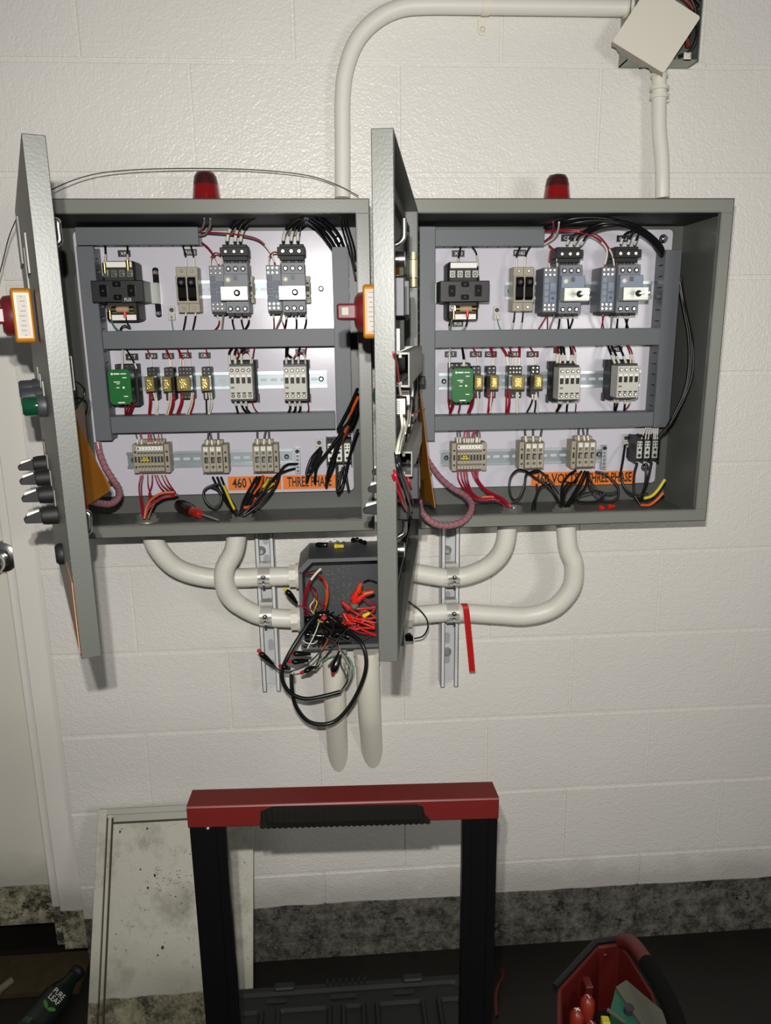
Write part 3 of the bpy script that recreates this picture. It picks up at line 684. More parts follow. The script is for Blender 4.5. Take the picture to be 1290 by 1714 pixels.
for D, dr in ((DL, doorL), (DM, doorM)):
    q_ = 0 if D is DL else -.08
    sI, zI = .402, -.485
    bs = [(.375 + q_, -.604), (.305 + q_, -.597), (.235 + q_, -.590)]
    ss = [(.325, -.770), (.255, -.752), (.190, -.736), (.125, -.723)]
    isolator(D, dr, sI, zI)
    for i, b in enumerate(bs): pushbutton(D, dr, b[0], b[1], mat('green_lens', '0c3b26', .1, coat=.6) if i == 0 else Mcharc)
    for b in ss: selector(D, dr, *b)
    q = (.36, 0, -.822)
    p = D.mb(); p.lathe((q[0], 0, q[2]), (0, -1, 0), [(0, .016), (.006, .016), (.010, .012)], 20); p.build('latch_boss', Mblackm, dr)
    p = D.mb(); p.box(.05, .16, -.003, -.0004, D.zt - .10, D.zt - .03); p.build('nameplate', mat('legend_grey', '77776f', .45), dr)
    p = D.mb(); p.box(.22, .30, -.0025, -.0004, D.zt - .15, D.zt - .09); p.box(.33, .39, -.0025, -.0004, D.zt - .13, D.zt - .08); p.build('legend_plate', mat('legend_grey', '77776f', .45), dr)
    if D is DL: p = D.mb(); p.box(D.L - .10, D.L - .006, -.001, -.0002, D.zb + .006, D.zb + .10); p.build('warning_sticker', mat('faded_orange', 'c9906a', .6), dr)
    # latch rods on the inside
    L = D.L
    zr = D.px(97, 372, .03)[2]; sr = D.px(97, 390, .032)[0]
    # inside: rods, guide, rotary switch body, wiring ducts, contact blocks
def dp(D, u, v, n):
    a, n, z = D.px(u, v, n); return D.w(a, n, z)
def rod(D, dr, s, pts, r=.0042):
    y = D.w(s, 0, 0).y; p = MB(); p.tube(smooth([P(u, v, y) for u, v in pts], 5), r, 10); p.build('latch_rod', Msteel, dr)
rod(DL, doorL, .43, [(91, 369), (96, 371), (97, 380), (99, 395), (99, 404), (95, 408), (91, 409)])
rod(DL, doorL, .46, [(142, 857), (148, 860), (149, 872), (149, 886), (145, 892), (140, 893)])
rod(DM, doorM, .33, [(676, 366), (676, 385), (675, 398), (668, 407), (659, 412), (656, 425)])
rod(DM, doorM, .33, [(677, 872), (677, 884), (675, 893), (663, 901), (659, 912)])
p = MB(); c = dp(DM, 662, 434, .014); p.cyl(c, c + DM.n * .012, .010, n=16); c = dp(DM, 662, 920, .014); p.cyl(c, c + DM.n * .012, .010, n=16); p.build('latch_roller', Msteel, doorM)['kind'] = 'stuff'
def dbox(D, dr, name, m, u, v, s2, n0, n1, h, bev=.001):
    a, _, z = D.px(u, v, (n0 + n1) / 2); return D.mb().box(a - s2, a + s2, n0, n1, z - h, z + h).build(name, m, dr, bev=bev)
dbox(DM, doorM, 'rotary_switch_body', Mblackm, 668, 500, .030, .002, .028, .028, .003)
dbox(DM, doorM, 'rotary_switch_rib', Mcharc, 662, 497, .004, .010, .031, .022)
dbox(DM, doorM, 'rotary_switch_rib', Mcharc, 672, 499, .004, .010, .031, .022)
dbox(DM, doorM, 'warning_label', Myelp, 664, 459, .016, .002, .012, .010)
dbox(DM, doorM, 'terminal_shield', Mgalv, 665, 553, .040, .002, .016, .032)
# open-ended wiring ducts on the inside of the doors
def door_duct(D, dr, s0, s1, z0, z1, nd=.032):
    b = D.mb(); t = .0018
    b.box(s0, s1, .002, .002 + t, z0, z1); b.box(s0, s1, .002, nd - .010, z1 - t, z1); b.box(s0, s1, .002, nd - .010, z0, z0 + t)
    b.box(s0, s1, nd - .012, nd - .008, z1 - .006, z1 - t); b.box(s0, s1, nd - .012, nd - .008, z0 + t, z0 + .006)
    b.box(s0, s1, nd, nd + t, z0 - .001, z1 + .001); b.box(s0, s1, nd - .012, nd, z1 - t, z1 + .001); b.box(s0, s1, nd - .012, nd, z0 - .001, z0 + t)
    o = b.build('door_duct', Mductb, dr, bev=.0004)
    f = D.mb(); x = s0
    while x < s1: f.box(x, x + .006, .004, nd - .012, z1, z1 + .0006); x += .012
    f.build('rib_line', Mgalv, o)
for D, dr in ((DM, doorM), (DL, doorL)):
    a = DM.px(684, 591, .033); b = DM.px(681, 640, .033); zt_, zb_ = a[2], a[2] - .0415
    door_duct(D, dr, .07, a[0], zb_, zt_)
    a = DM.px(685, 757, .030); zt2 = a[2]
    door_duct(D, dr, .07, a[0], zt2 - .033, zt2)
# contact blocks behind the buttons and selectors
for D, dr in ((DM, doorM), (DL, doorL)):
    for i, (u, v) in enumerate(((668, 680), (676, 665), (683, 652)) if D is DM else ()):
        a = (.43, .36, .29)[i]; q = P(u, v, D.w(a, 0, 0).y); nq = (q - D.H).dot(D.n); z = q.z
        o = D.mb().box(a - .020, a, .002, nq + .009, z - .014, z + .012).build('contact_block', Mblackm, dr, bev=.001)
        D.mb().box(a, a + .0008, nq - .007, nq + .008, z - .010, z + .010).build('block_label', Mlab, o)
        f = D.mb()
        for k in range(7): f.box(a + .0008, a + .0011, nq - .006 + .001 * (k % 3), nq + .006, z - .008 + k * .0024, z - .0072 + k * .0024)
        f.build('printed_text', mat('print_grey', '77756c', .6), o)
    for i, (u, v, hh) in enumerate(((690, 805, .024), (672, 855, .010), (693, 855, .010)) if D is DM else ()):
        a = (.36, .43, .33)[i]; q = P(u, v, D.w(a, 0, 0).y); nq = (q - D.H).dot(D.n); z = q.z
        D.mb().box(a - .014, a + .012, .002, nq + .010, z - hh, z + hh).build('contact_block', Mcharc if i == 0 else Mblackm, dr, bev=.002)
# hinges
for enc, X, D in ((encR, RX0, DM), (encL, LX0, DL)):
    for va, vb in ((424, 482),):
        for k, (v0, v1, w) in enumerate(((424, 436, .0075), (437, 466, .0095), (467, 481, .0075))):
            z1 = P(690, v0, -.215).z; z0 = P(690, v1, -.215).z
            o = MB().cyl(D.w(.022, .016, z0), D.w(.022, .016, z1), w * .85, n=14).build('hinge_knuckle', mat('hinge_cream', 'd9d3a6', .35, metal=.5), enc)
        m = MB(); z1 = P(690, 438, -.215).z; z0 = P(690, 465, -.215).z; m.box(X, X + .012, -.2055, -.2035, z0, z1); screws(m, [(X + .007, z0 + .006), (X + .007, z1 - .006)], -.2055, .003); m.build('hinge_leaf', mat('hinge_cream', 'd9d3a6', .35, metal=.5), enc)
# door wiring: loose wires, pocket, spiral hose
ORD = ('first', 'second', 'third', 'fourth', 'fifth', 'sixth', 'seventh', 'eighth', 'ninth', 'tenth', 'eleventh', 'twelfth')
def ordinal(i, n):  # only the last resort: nothing else tells the wires of one row apart
    if n == 2: return (', left one', ', right one')[i]
    if i == 0: return ', leftmost'
    if i == n - 1: return ', rightmost'
    return ', ' + ORD[i] + ' from left'
def wire(m, pts, r, label, group, sleeve=None, n=6, name='wire'):
    """one insulated wire; sleeve: list of (t0, t1) fractions with a white printed marker"""
    q = smooth(pts, 5); o = MB().tube(q, r, n).build(name, m)
    o['label'] = label; o['category'] = 'wire' if name in ('wire', 'lead') else name.split('_')[-1]; o['group'] = group
    for (a, b) in sleeve or ():
        i0 = int(a * (len(q) - 1)); i1 = max(i0 + 1, int(b * (len(q) - 1) + .5)); 
        MB().tube(q[i0:i1 + 1], r * 1.12, n).build('marker_sleeve', Mwht, o)
    return o
def WL(cr, m, lst, label, group, r=.0015, sl='e', name='wire'):
    """lst of point lists in crop coordinates: (x, y[, depth mm]); the depth is carried on"""
    rank = sorted(range(len(lst)), key=lambda i: lst[i][-1][0]); row = len(lst) > 1 and not any(k in label for k in ('tangled', 'coiling', 'arching', 'swept', 'red ones', 'pieces'))
    for wi, pts in enumerate(lst):
        Y = -75; out = []
        for p in pts:
            if len(p) > 2: Y = p[2]
            out.append(PC(cr, p[0], p[1], Y))
        s = {'e': [(.68, .96)], 's': [(.04, .32)], 'b': [(.04, .25), (.75, .96)], '': None}[sl]
        wire(m, out, r, label + ordinal(rank.index(wi), len(lst)) if row else label, group, s, name=name)
# --- left cabinet, breaker row
WL('11', Mblk, [[(237, 310, -55), (240, 380, -75), (237, 470, -96)], [(430, 310, -55), (430, 380, -75), (430, 460, -96)]], 'black wire dropping onto the transformer terminals in the left cabinet', 'transformer supply wires, left cabinet', .0019)
WL('11', Mgrn, [[(283, 920, -100), (300, 985, -85), (340, 1040, -70), (380, 1060, -60)]], 'green wire curling from beneath the left cabinet transformer', 'green transformer wire, left', .0016, '')
WL('11', Mblk, [[(410, 900, -100), (425, 975, -90), (452, 1020, -85), (400, 1005, -85), (368, 1040, -70), (390, 1060, -60)]], 'black wire kinked beneath the left cabinet transformer', 'kinked transformer wire, left', .0015, '')
for e_, (u, v), c in ((t1, (175, 448), Mbrass), (t1, (213.5, 443), Mbrass)):
    p = P(u, v, -.100); MB().cyl(p + Vector((0, 0, .008)), p - Vector((0, 0, .010)), .0038, n=8).build('spade_lug', c, t1)
p = P(184, 527, -.1); MB().cyl(p + Vector((0, 0, .008)), p - Vector((0, 0, .008)), .0032, n=8).build('spade_lug', Mbrass, t1)
p = P(209, 526, -.1); MB().cyl(p + Vector((0, 0, .006)), p - Vector((0, 0, .006)), .003, n=8).build('red_lug', Mredb, t1)
WL('11', Mblk, [[(905, 312, -55), (930, 400, -70), (935, 512, -72)], [(975, 312, -55), (998, 400, -70), (1005, 512, -72)]], 'black wire entering the left cabinet fuse holder', 'fuse holder feed wires, left cabinet', .0017)
WL('11', Mblk, [[(935, 885, -72), (930, 950, -68), (912, 1048, -55)], [(1018, 885, -72), (1012, 950, -68), (992, 1048, -55)]], 'black wire leaving the left cabinet fuse holder', 'fuse holder outgoing wires, left cabinet', .0017, 's')
WL('11', Mgrn, [[(812, 950, -42), (816, 1000, -45), (826, 1048, -50)]], 'thin green wire below the small lug in the left cabinet', 'green lug wire, left', .0012, '')
WL('11', Mgry, [[(1050, 230, -60), (1100, 215, -75), (1140, 150, -110), (1145, 80, -140)], [(1045, 190, -60), (1070, 170, -75), (1090, 120, -110), (1092, 75, -140)]], 'grey wire bending up out of the left cabinet top duct', 'grey wires from the top duct, left cabinet', .0020, '')
WL('12', Mred, [[(-20, 188, -70), (100, 190, -85), (300, 208, -90), (450, 250, -92), (540, 350, -88), (575, 445, -90)]], 'long dark red wire arching over both breakers in the left cabinet', 'arching red wire, left', .0017)
WL('12', Mred, [[(-10, 268, -70), (40, 310, -85), (100, 390, -90), (128, 450, -90)]], 'dark red wire from the top duct to the nearer breaker in the left cabinet', 'slanting red wire, left', .0015)
WL('12', Mred, [[(56, 460, -85), (62, 390, -90), (100, 350, -95), (145, 380, -90), (150, 460, -85)], [(522, 460, -85), (528, 385, -90), (565, 345, -95), (610, 365, -90), (622, 455, -85)]], 'red wire looped over the auxiliary block of a left cabinet breaker', 'red loops on the breakers, left cabinet', .0014, 'b')
WL('12', Mblk, [[(400, 40, -150), (330, 62, -130), (250, 105, -100), (203, 190, -85), (188, 275, -85)], [(430, 45, -150), (370, 70, -130), (300, 115, -100), (262, 200, -85), (252, 275, -85)], [(450, 50, -150), (410, 75, -130), (345, 120, -100), (308, 200, -85), (294, 275, -85)],
    [(800, 70, -150), (755, 75, -130), (690, 120, -100), (648, 200, -85), (638, 270, -85)], [(815, 75, -150), (790, 90, -120), (735, 130, -100), (710, 200, -85), (700, 270, -85)], [(830, 80, -150), (815, 100, -120), (775, 140, -100), (758, 200, -85), (755, 270, -85)]],
   'thick black cable bending into a left cabinet breaker lug', 'black breaker cables, left cabinet', .0030, 'e')
WL('12', Mblk, [[(820, 85, -150), (880, 130, -110), (960, 220, -80), (1045, 340, -62)], [(850, 80, -150), (910, 120, -110), (1000, 220, -80), (1062, 320, -62)], [(890, 75, -150), (960, 115, -110), (1050, 225, -80), (1095, 315, -62)], [(930, 70, -150), (1000, 110, -110), (1080, 200, -80), (1130, 315, -62)]],
   'thick black cable entering the left cabinet right duct', 'black cables to the right duct, left cabinet', .0030, '')
WL('12', Mblk, [[(1100, 70, -150), (1105, 130, -120), (1150, 280, -90), (1190, 420, -80), (1218, 560, -75)], [(1120, 70, -150), (1135, 150, -120), (1180, 300, -90), (1216, 480, -80)], [(1140, 70, -150), (1160, 150, -120), (1205, 300, -90), (1218, 400, -80)]],
   'black cable beside the right duct of the left cabinet', 'black cables beside the duct, left cabinet', .0022, '')
WL('12', Mred, [[(108, 838, -75), (128, 890, -70), (118, 935, -65), (90, 970, -55)], [(558, 830, -75), (565, 900, -70), (565, 970, -55)], [(628, 880, -75), (640, 920, -70), (655, 970, -55)]], 'red wire below an auxiliary block in the left cabinet', 'red wires below the breakers, left cabinet', .0014, 's')
WL('12', Mgry, [[(165, 790, -80), (158, 870, -75), (150, 970, -55)], [(630, 790, -80), (620, 870, -75), (580, 965, -55)]], 'grey wire below an auxiliary block in the left cabinet', 'grey wires below the breakers, left cabinet', .0019, '')
WL('12', Mblk, [[(235, 850, -75), (234, 900, -70), (250, 968, -55)], [(303, 850, -75), (308, 905, -70), (326, 968, -55)], [(363, 850, -75), (362, 910, -70), (335, 965, -55)], [(667, 845, -75), (662, 905, -70), (650, 965, -55)], [(738, 845, -75), (746, 905, -70), (744, 965, -55)], [(822, 845, -75), (822, 905, -70), (808, 965, -55)]],
   'black wire from a breaker down into the duct of the left cabinet', 'black wires below the breakers, left cabinet', .0019, 's')
# --- left cabinet, relay row
WL('13', Mwht, [[(388, 60, -55), (386, 150, -75), (383, 250, -90)]], 'pale wire entering the green relay of the left cabinet', 'pale relay wire, left', .0019, '')
WL('13', Mblk, [[(412, 60, -55), (460, 140, -75), (492, 200, -85), (512, 255, -88)]], 'black wire slanting to the green relay in the left cabinet', 'black relay wire, left', .0017)
WL('13', Mred, [[(590, 60, -55), (625, 130, -65), (640, 225, -68)], [(752, 60, -55), (785, 140, -65), (798, 225, -68)], [(762, 60, -55), (798, 150, -65), (808, 228, -68)], [(858, 60, -55), (888, 140, -65), (886, 225, -68)], [(868, 60, -55), (905, 150, -65), (918, 225, -68)], [(943, 60, -55), (962, 140, -65), (972, 225, -68)], [(1105, 60, -55), (1122, 140, -65), (1130, 225, -68)]],
   'thin red wire dropping to an amber relay in the left cabinet', 'red wires above the relays, left cabinet', .0013)
WL('13', Mred, [[(408, 540, -90), (410, 590, -75), (412, 640, -60)], [(440, 545, -90), (430, 600, -75), (425, 642, -60)], [(468, 540, -90), (452, 600, -75), (438, 642, -60)], [(492, 530, -85), (470, 600, -75), (452, 640, -60)], [(618, 450, -66), (620, 540, -64), (612, 640, -55)], [(632, 450, -66), (635, 540, -64), (625, 640, -55)], [(822, 470, -66), (812, 560, -64), (794, 640, -55)], [(836, 470, -66), (828, 560, -64), (802, 640, -55)],
    [(890, 450, -66), (892, 530, -64), (852, 642, -55)], [(906, 450, -66), (906, 530, -64), (872, 642, -55)], [(1005, 470, -66), (998, 550, -64), (968, 642, -55)]], 'red wire running from a relay down into the left cabinet duct', 'red wires below the relays, left cabinet', .0017, '')
WL('13', Mwht, [[(655, 450, -66), (678, 550, -64), (690, 642, -55)], [(672, 450, -66), (690, 560, -64), (674, 642, -55)], [(790, 450, -66), (786, 540, -64), (760, 642, -55)], [(806, 450, -66), (804, 540, -64), (776, 645, -55)], [(985, 450, -66), (972, 540, -64), (936, 645, -55)], [(1000, 450, -66), (988, 540, -64), (955, 645, -55)], [(1132, 450, -66), (1140, 530, -64), (1126, 642, -55)], [(1152, 450, -66), (1160, 550, -64), (1136, 642, -55)]],
   'white wire running from a relay down into the left cabinet duct', 'white wires below the relays, left cabinet', .0015, '')
WL('13', Mblk, [[(1108, 450, -66), (1110, 540, -64), (1114, 640, -55)]], 'black wire under the last amber relay in the left cabinet', 'black relay drop wire, left', .0018, 's')
WL('14', Mblk, [[(205, 45, -55), (165, 105, -75), (178, 222, -92)], [(235, 45, -55), (212, 110, -75), (218, 222, -92)], [(315, 55, -55), (268, 95, -75), (270, 220, -92)], [(640, 45, -55), (638, 130, -75), (642, 222, -92)], [(655, 45, -55), (650, 110, -70), (690, 150, -80), (690, 220, -92)], [(752, 45, -55), (742, 120, -75), (740, 220, -92)]],
   'black wire entering the top of a left cabinet contactor', 'black wires above the contactors, left cabinet', .0022)
WL('14', Mred, [[(378, 45, -55), (362, 140, -75), (352, 220, -92)], [(230, 100, -70), (265, 110, -75), (305, 88, -80), (340, 120, -85), (345, 218, -92)], [(808, 45, -55), (796, 130, -75), (800, 218, -92)], [(690, 190, -85), (712, 125, -80), (760, 100, -80), (792, 125, -85), (800, 215, -92)], [(225, 60, -55), (248, 110, -70), (225, 160, -85), (215, 215, -92)]],
   'thin red wire above a left cabinet contactor', 'red wires above the contactors, left cabinet', .0013)
WL('14', Mblk, [[(216, 500, -92), (228, 560, -80), (242, 612, -60)], [(262, 500, -92), (278, 555, -80), (322, 608, -60)], [(303, 500, -92), (312, 565, -80), (346, 608, -60)], [(664, 500, -92), (672, 560, -80), (652, 608, -60)], [(710, 500, -92), (715, 565, -80), (692, 608, -60)], [(748, 500, -92), (756, 565, -80), (736, 608, -60)]],
   'black wire below a left cabinet contactor', 'black wires below the contactors, left cabinet', .0022, 's')
WL('14', Mred, [[(350, 495, -92), (375, 560, -80), (410, 608, -60)], [(815, 500, -92), (826, 555, -80), (816, 605, -60)]], 'thin red wire below a left cabinet contactor', 'red wires below the contactors, left cabinet', .0013, '')
# --- left cabinet, terminal row
WL('15', Mred, [[(280, 105, -55), (300, 180, -58), (312, 285, -62)], [(288, 105, -55), (306, 170, -58), (298, 285, -62)], [(365, 105, -55), (366, 200, -58), (364, 285, -62)], [(378, 105, -55), (384, 200, -58), (382, 285, -62)], [(385, 105, -55), (400, 200, -58), (408, 285, -62)], [(452, 105, -55), (460, 200, -58), (455, 285, -62)], [(478, 105, -55), (490, 200, -58), (485, 285, -62)]],
   'red wire above the eight-way block in the left cabinet', 'red wires above the eight-way block, left cabinet', .0014)
WL('15', Mblk, [[(240, 105, -55), (262, 170, -58), (274, 285, -62)], [(402, 105, -55), (425, 190, -58), (438, 285, -62)]], 'black wire above the eight-way block in the left cabinet', 'black wires above the eight-way block, left cabinet', .0015)
WL('15', Mred, [[(300, 510, -62), (282, 620, -70), (300, 780, -95), (322, 905, -125)], [(318, 510, -62), (302, 620, -70), (312, 780, -95), (328, 905, -125)], [(360, 510, -62), (366, 620, -70), (390, 700, -95), (350, 800, -110), (330, 905, -125)], [(402, 510, -62), (398, 600, -70), (372, 680, -85), (375, 760, -100), (335, 905, -125)],
    [(425, 510, -62), (460, 600, -68), (520, 665, -80), (610, 700, -95), (500, 720, -105), (380, 800, -118), (335, 905, -125)], [(445, 510, -62), (490, 600, -68), (560, 660, -80), (600, 690, -95), (480, 715, -105), (370, 790, -118), (333, 905, -125)], [(485, 510, -62), (530, 600, -68), (600, 665, -90)], [(515, 510, -62), (555, 590, -68), (612, 670, -90)]],
   'red wire below the eight-way block in the left cabinet', 'red wires below the eight-way block, left cabinet', .0015, '')
WL('15', Morw, [[(330, 905, -125), (350, 800, -118), (410, 715, -105), (500, 672, -95), (600, 665, -90)]], 'orange wire arching over the floor of the left cabinet', 'orange wire, left cabinet', .0026, '')
WL('15', Mbrown, [[(365, 905, -125), (395, 820, -118), (440, 745, -108), (520, 700, -98), (635, 690, -92)]], 'brown wire arching beside the orange one in the left cabinet', 'brown wire, left cabinet', .0028, '')
WL('15', Mblk, [[(912, 105, -55), (902, 180, -58), (888, 262, -62)], [(918, 105, -55), (932, 180, -58), (942, 262, -62)], [(994, 105, -55), (995, 180, -58), (995, 262, -62)]], 'black wire above the middle terminal block in the left cabinet', 'black wires above the middle block, left cabinet', .0022)
WL('16', Mblk, [[(164, 90, -55), (164, 170, -58), (166, 255, -62)], [(247, 90, -55), (228, 170, -58), (220, 255, -62)], [(268, 90, -55), (270, 170, -58), (278, 255, -62)]], 'black wire above the last terminal block in the left cabinet', 'black wires above the last block, left cabinet', .0022)
WL('15', Mblk, [[(945, 530, -62), (1020, 680, -90), (1120, 820, -115), (1160, 880, -125)], [(985, 530, -62), (1050, 680, -90), (1130, 800, -115), (1166, 880, -125)], [(1020, 530, -62), (1085, 690, -90), (1145, 800, -115), (1172, 880, -125)]], 'black cable slanting from the left cabinet middle block', 'black cables below the middle block, left cabinet', .0026, '')
WL('15', Myel, [[(1045, 610, -85), (1080, 690, -100), (1110, 760, -112), (1142, 822, -122)]], 'yellow wire among the black cables below the middle terminal block', 'yellow wire, left cabinet', .0030, '')
WL('15', Mblk, [[(1010, 590, -80), (940, 605, -85), (875, 640, -90), (862, 700, -95), (900, 770, -98), (960, 800, -98), (1010, 770, -96), (1022, 700, -92), (985, 640, -88), (920, 612, -86)]], 'black cable coiled in a ring beneath the middle block of the left cabinet', 'coiled cable, left cabinet', .0026, '')
WL('16', Mblk, [[(160, 525, -62), (110, 610, -80), (40, 740, -110), (5, 880, -130)], [(185, 525, -62), (150, 610, -85), (60, 760, -115), (15, 880, -130)], [(205, 525, -62), (180, 630, -90), (90, 780, -118), (20, 885, -130)], [(340, 520, -65), (330, 600, -90), (180, 780, -115), (35, 880, -130)], [(255, 535, -62), (215, 640, -90), (120, 770, -115), (30, 880, -130)],
    [(525, 412, -50), (430, 418, -62), (372, 480, -85), (330, 600, -100), (200, 760, -118), (45, 880, -130)], [(505, 452, -50), (420, 475, -62), (330, 520, -85), (240, 640, -105), (100, 800, -122), (28, 885, -130)]],
   'black cable swept down from the last terminal block of the left cabinet', 'black cables below the last block, left cabinet', .0026, '')
WL('16', Morw, [[(215, 520, -62), (190, 600, -85), (132, 685, -100)], [(155, 718, -108), (110, 790, -118), (40, 805, -125)]], 'orange wire piece among the swept black cables of the left cabinet', 'orange wires below the last block, left cabinet', .0034, '')
WL('16', Myel, [[(262, 548, -70), (240, 590, -85), (214, 622, -92)], [(300, 592, -85), (260, 622, -95), (218, 660, -100)]], 'yellow wire piece among the swept black cables of the left cabinet', 'yellow wires below the last block, left cabinet', .0034, '')
WL('16', Mblk, [[(1070, 100, -110), (1030, 210, -105), (985, 380, -95), (945, 560, -90), (890, 680, -85), (905, 560, -80), (935, 440, -78)], [(1010, -10, -120), (950, 90, -115), (840, 240, -110), (740, 370, -100), (640, 480, -95), (605, 570, -90)], [(1000, 10, -120), (900, 170, -115), (800, 300, -110), (700, 430, -100), (680, 580, -90)], [(990, 30, -120), (900, 190, -110), (850, 330, -105), (800, 480, -95), (782, 620, -90)],
    [(1015, 10, -115), (930, 160, -110), (880, 300, -105), (845, 440, -95), (790, 560, -90), (785, 600, -90)], [(735, 262, -75), (650, 360, -90), (608, 480, -95), (620, 510, -95), (690, 420, -90), (742, 290, -75)], [(720, 300, -70), (650, 430, -90), (640, 470, -92), (700, 400, -88), (820, 290, -90)], [(880, 420, -85), (880, 560, -88), (885, 660, -90), (930, 620, -90), (950, 480, -85)], [(955, 425, -85), (965, 540, -88), (985, 650, -90)]],
   'black cable tangled in front of the power block of the left cabinet', 'tangled black cables, left cabinet', .0029, '')
WL('16', Mbrown, [[(985, 70, -118), (955, 150, -112), (915, 225, -100)]], 'orange-brown cable end above the power block of the left cabinet', 'brown cable end, left cabinet', .0036, '')
WL('14', Mblk, [[(1232, 400, -150), (1180, 520, -135), (1120, 640, -122), (1065, 745, -115)], [(1236, 480, -150), (1200, 590, -135), (1150, 690, -122), (1070, 760, -115)], [(1236, 560, -150), (1210, 650, -130), (1160, 760, -112)]], 'black cable coming round the front lip of the left cabinet', 'black cables at the lip, left cabinet', .0034, '')
WL('14', Morw, [[(1236, 470, -152), (1195, 560, -138), (1170, 640, -125), (1120, 760, -115)]], 'orange-brown cable coming round the front lip of the left cabinet', 'brown cable at the lip, left cabinet', .0036, '')
# --- right cabinet, breaker row
WL('21', Mblk, [[(437, 330, -55), (415, 430, -75), (402, 525, -92)], [(530, 330, -55), (575, 400, -75), (588, 515, -92)], [(498, 950, -98), (485, 1040, -80), (445, 1095, -55)], [(345, 1010, -80), (330, 1040, -78), (335, 1095, -55)]], 'black wire at the transformer terminals in the right cabinet', 'transformer wires, right cabinet', .0018)
WL('21', Mgry, [[(375, 930, -98), (350, 1020, -85), (340, 1095, -55)]], 'greenish wire below the transformer in the right cabinet', 'transformer ground wire, right', .0016, '')
p = P(759, 527, -.1); MB().cyl(p + Vector((0, 0, .008)), p - Vector((0, 0, .008)), .0032, n=8).build('spade_lug', Mbrass, t2)
p = P(782, 525, -.1); MB().cyl(p + Vector((0, 0, .006)), p - Vector((0, 0, .006)), .003, n=8).build('red_lug', Mredb, t2)
WL('21', Mblk, [[(970, 335, -55), (938, 420, -70), (936, 535, -72)], [(1060, 335, -55), (1020, 410, -70), (1008, 535, -72)], [(921, 905, -72), (912, 1000, -68), (888, 1092, -55)], [(996, 905, -72), (988, 1000, -68), (970, 1092, -55)]], 'black wire at the fuse holder in the right cabinet', 'fuse holder wires, right cabinet', .0017)
WL('21', Mgrn, [[(765, 990, -42), (775, 1040, -45), (795, 1090, -50)]], 'thin green wire below the small lug in the right cabinet', 'green lug wire, right', .0012, '')
WL('22', Mblk, [[(105, 160, -70), (250, 100, -125), (450, 70, -140), (680, 90, -140), (860, 160, -120), (980, 260, -90), (1075, 395, -60)], [(110, 165, -70), (300, 125, -125), (520, 95, -140), (720, 115, -140), (900, 200, -120), (1020, 300, -90), (1090, 395, -60)], [(430, 190, -110), (560, 125, -135), (720, 120, -140), (880, 180, -120), (1000, 250, -90), (1060, 380, -60)], [(470, 195, -110), (600, 140, -135), (760, 135, -135), (930, 200, -115), (1050, 290, -90), (1100, 390, -60)], [(500, 160, -120), (640, 105, -140), (800, 120, -135), (950, 190, -115), (1070, 300, -85), (1095, 385, -60)]],
   'thick black cable arching over the breakers to the upright duct in the right cabinet', 'arching black cables, right cabinet', .0036, '')
WL('22', Mblk, [[(430, 185, -110), (350, 215, -100), (310, 250, -95), (288, 300, -85)], [(470, 190, -110), (400, 220, -100), (370, 260, -95), (345, 300, -85)], [(500, 190, -110), (450, 230, -100), (428, 265, -95), (402, 300, -85)], [(830, 185, -115), (780, 205, -100), (752, 240, -95), (735, 298, -85)], [(860, 190, -115), (830, 210, -100), (812, 250, -95), (795, 298, -85)], [(890, 200, -110), (880, 220, -100), (865, 260, -95), (848, 298, -85)]],
   'black cable bending down into a breaker lug in the right cabinet', 'black breaker cables, right cabinet', .0026, 'e')
WL('22', Mred, [[(105, 180, -70), (250, 170, -95), (430, 180, -110), (560, 230, -105), (640, 330, -95), (672, 400, -90), (685, 490, -88)], [(105, 185, -70), (240, 182, -95), (400, 195, -108), (530, 240, -105), (622, 340, -95), (600, 490, -88)], [(140, 300, -70), (180, 340, -85), (205, 400, -90), (212, 500, -88)], [(155, 345, -92), (142, 430, -92), (148, 510, -88)]],
   'red wire arching to a right cabinet breaker', 'arching red wires, right cabinet', .0016)
WL('22', Mwht, [[(105, 292, -70), (180, 240, -90), (215, 180, -120), (225, 110, -150)]], 'white wire rising from the end of the right cabinet top duct', 'white rising wire, right', .0018, '')
WL('22', Mred, [[(105, 270, -70), (160, 220, -90), (180, 150, -120), (175, 105, -150)]], 'dark red wire rising from the end of the right cabinet top duct', 'red rising wire, right', .0020, '')
WL('22', Mred, [[(128, 820, -75), (112, 900, -70), (55, 995, -55)], [(128, 820, -75), (128, 900, -70), (128, 995, -55)], [(598, 820, -75), (592, 900, -70), (575, 995, -55)], [(598, 820, -75), (585, 920, -70), (598, 995, -55)]], 'red wire below an auxiliary block in the right cabinet', 'red wires below the breakers, right cabinet', .0013, 's')
WL('22', Mgry, [[(200, 820, -75), (180, 900, -70), (145, 995, -55)], [(670, 820, -75), (662, 900, -70), (655, 995, -55)]], 'grey wire below an auxiliary block in the right cabinet', 'grey wires below the breakers, right cabinet', .0019, '')
WL('22', Mblk, [[(228, 870, -75), (228, 930, -68), (218, 995, -55)], [(290, 870, -75), (300, 930, -68), (305, 995, -55)], [(345, 870, -75), (335, 930, -68), (312, 995, -55)], [(712, 870, -75), (710, 930, -68), (702, 995, -55)], [(762, 870, -75), (780, 930, -68), (800, 995, -55)], [(805, 870, -75), (790, 930, -68), (780, 995, -55)]],
   'black wire from a breaker down into the duct of the right cabinet', 'black wires below the breakers, right cabinet', .0019, 's')
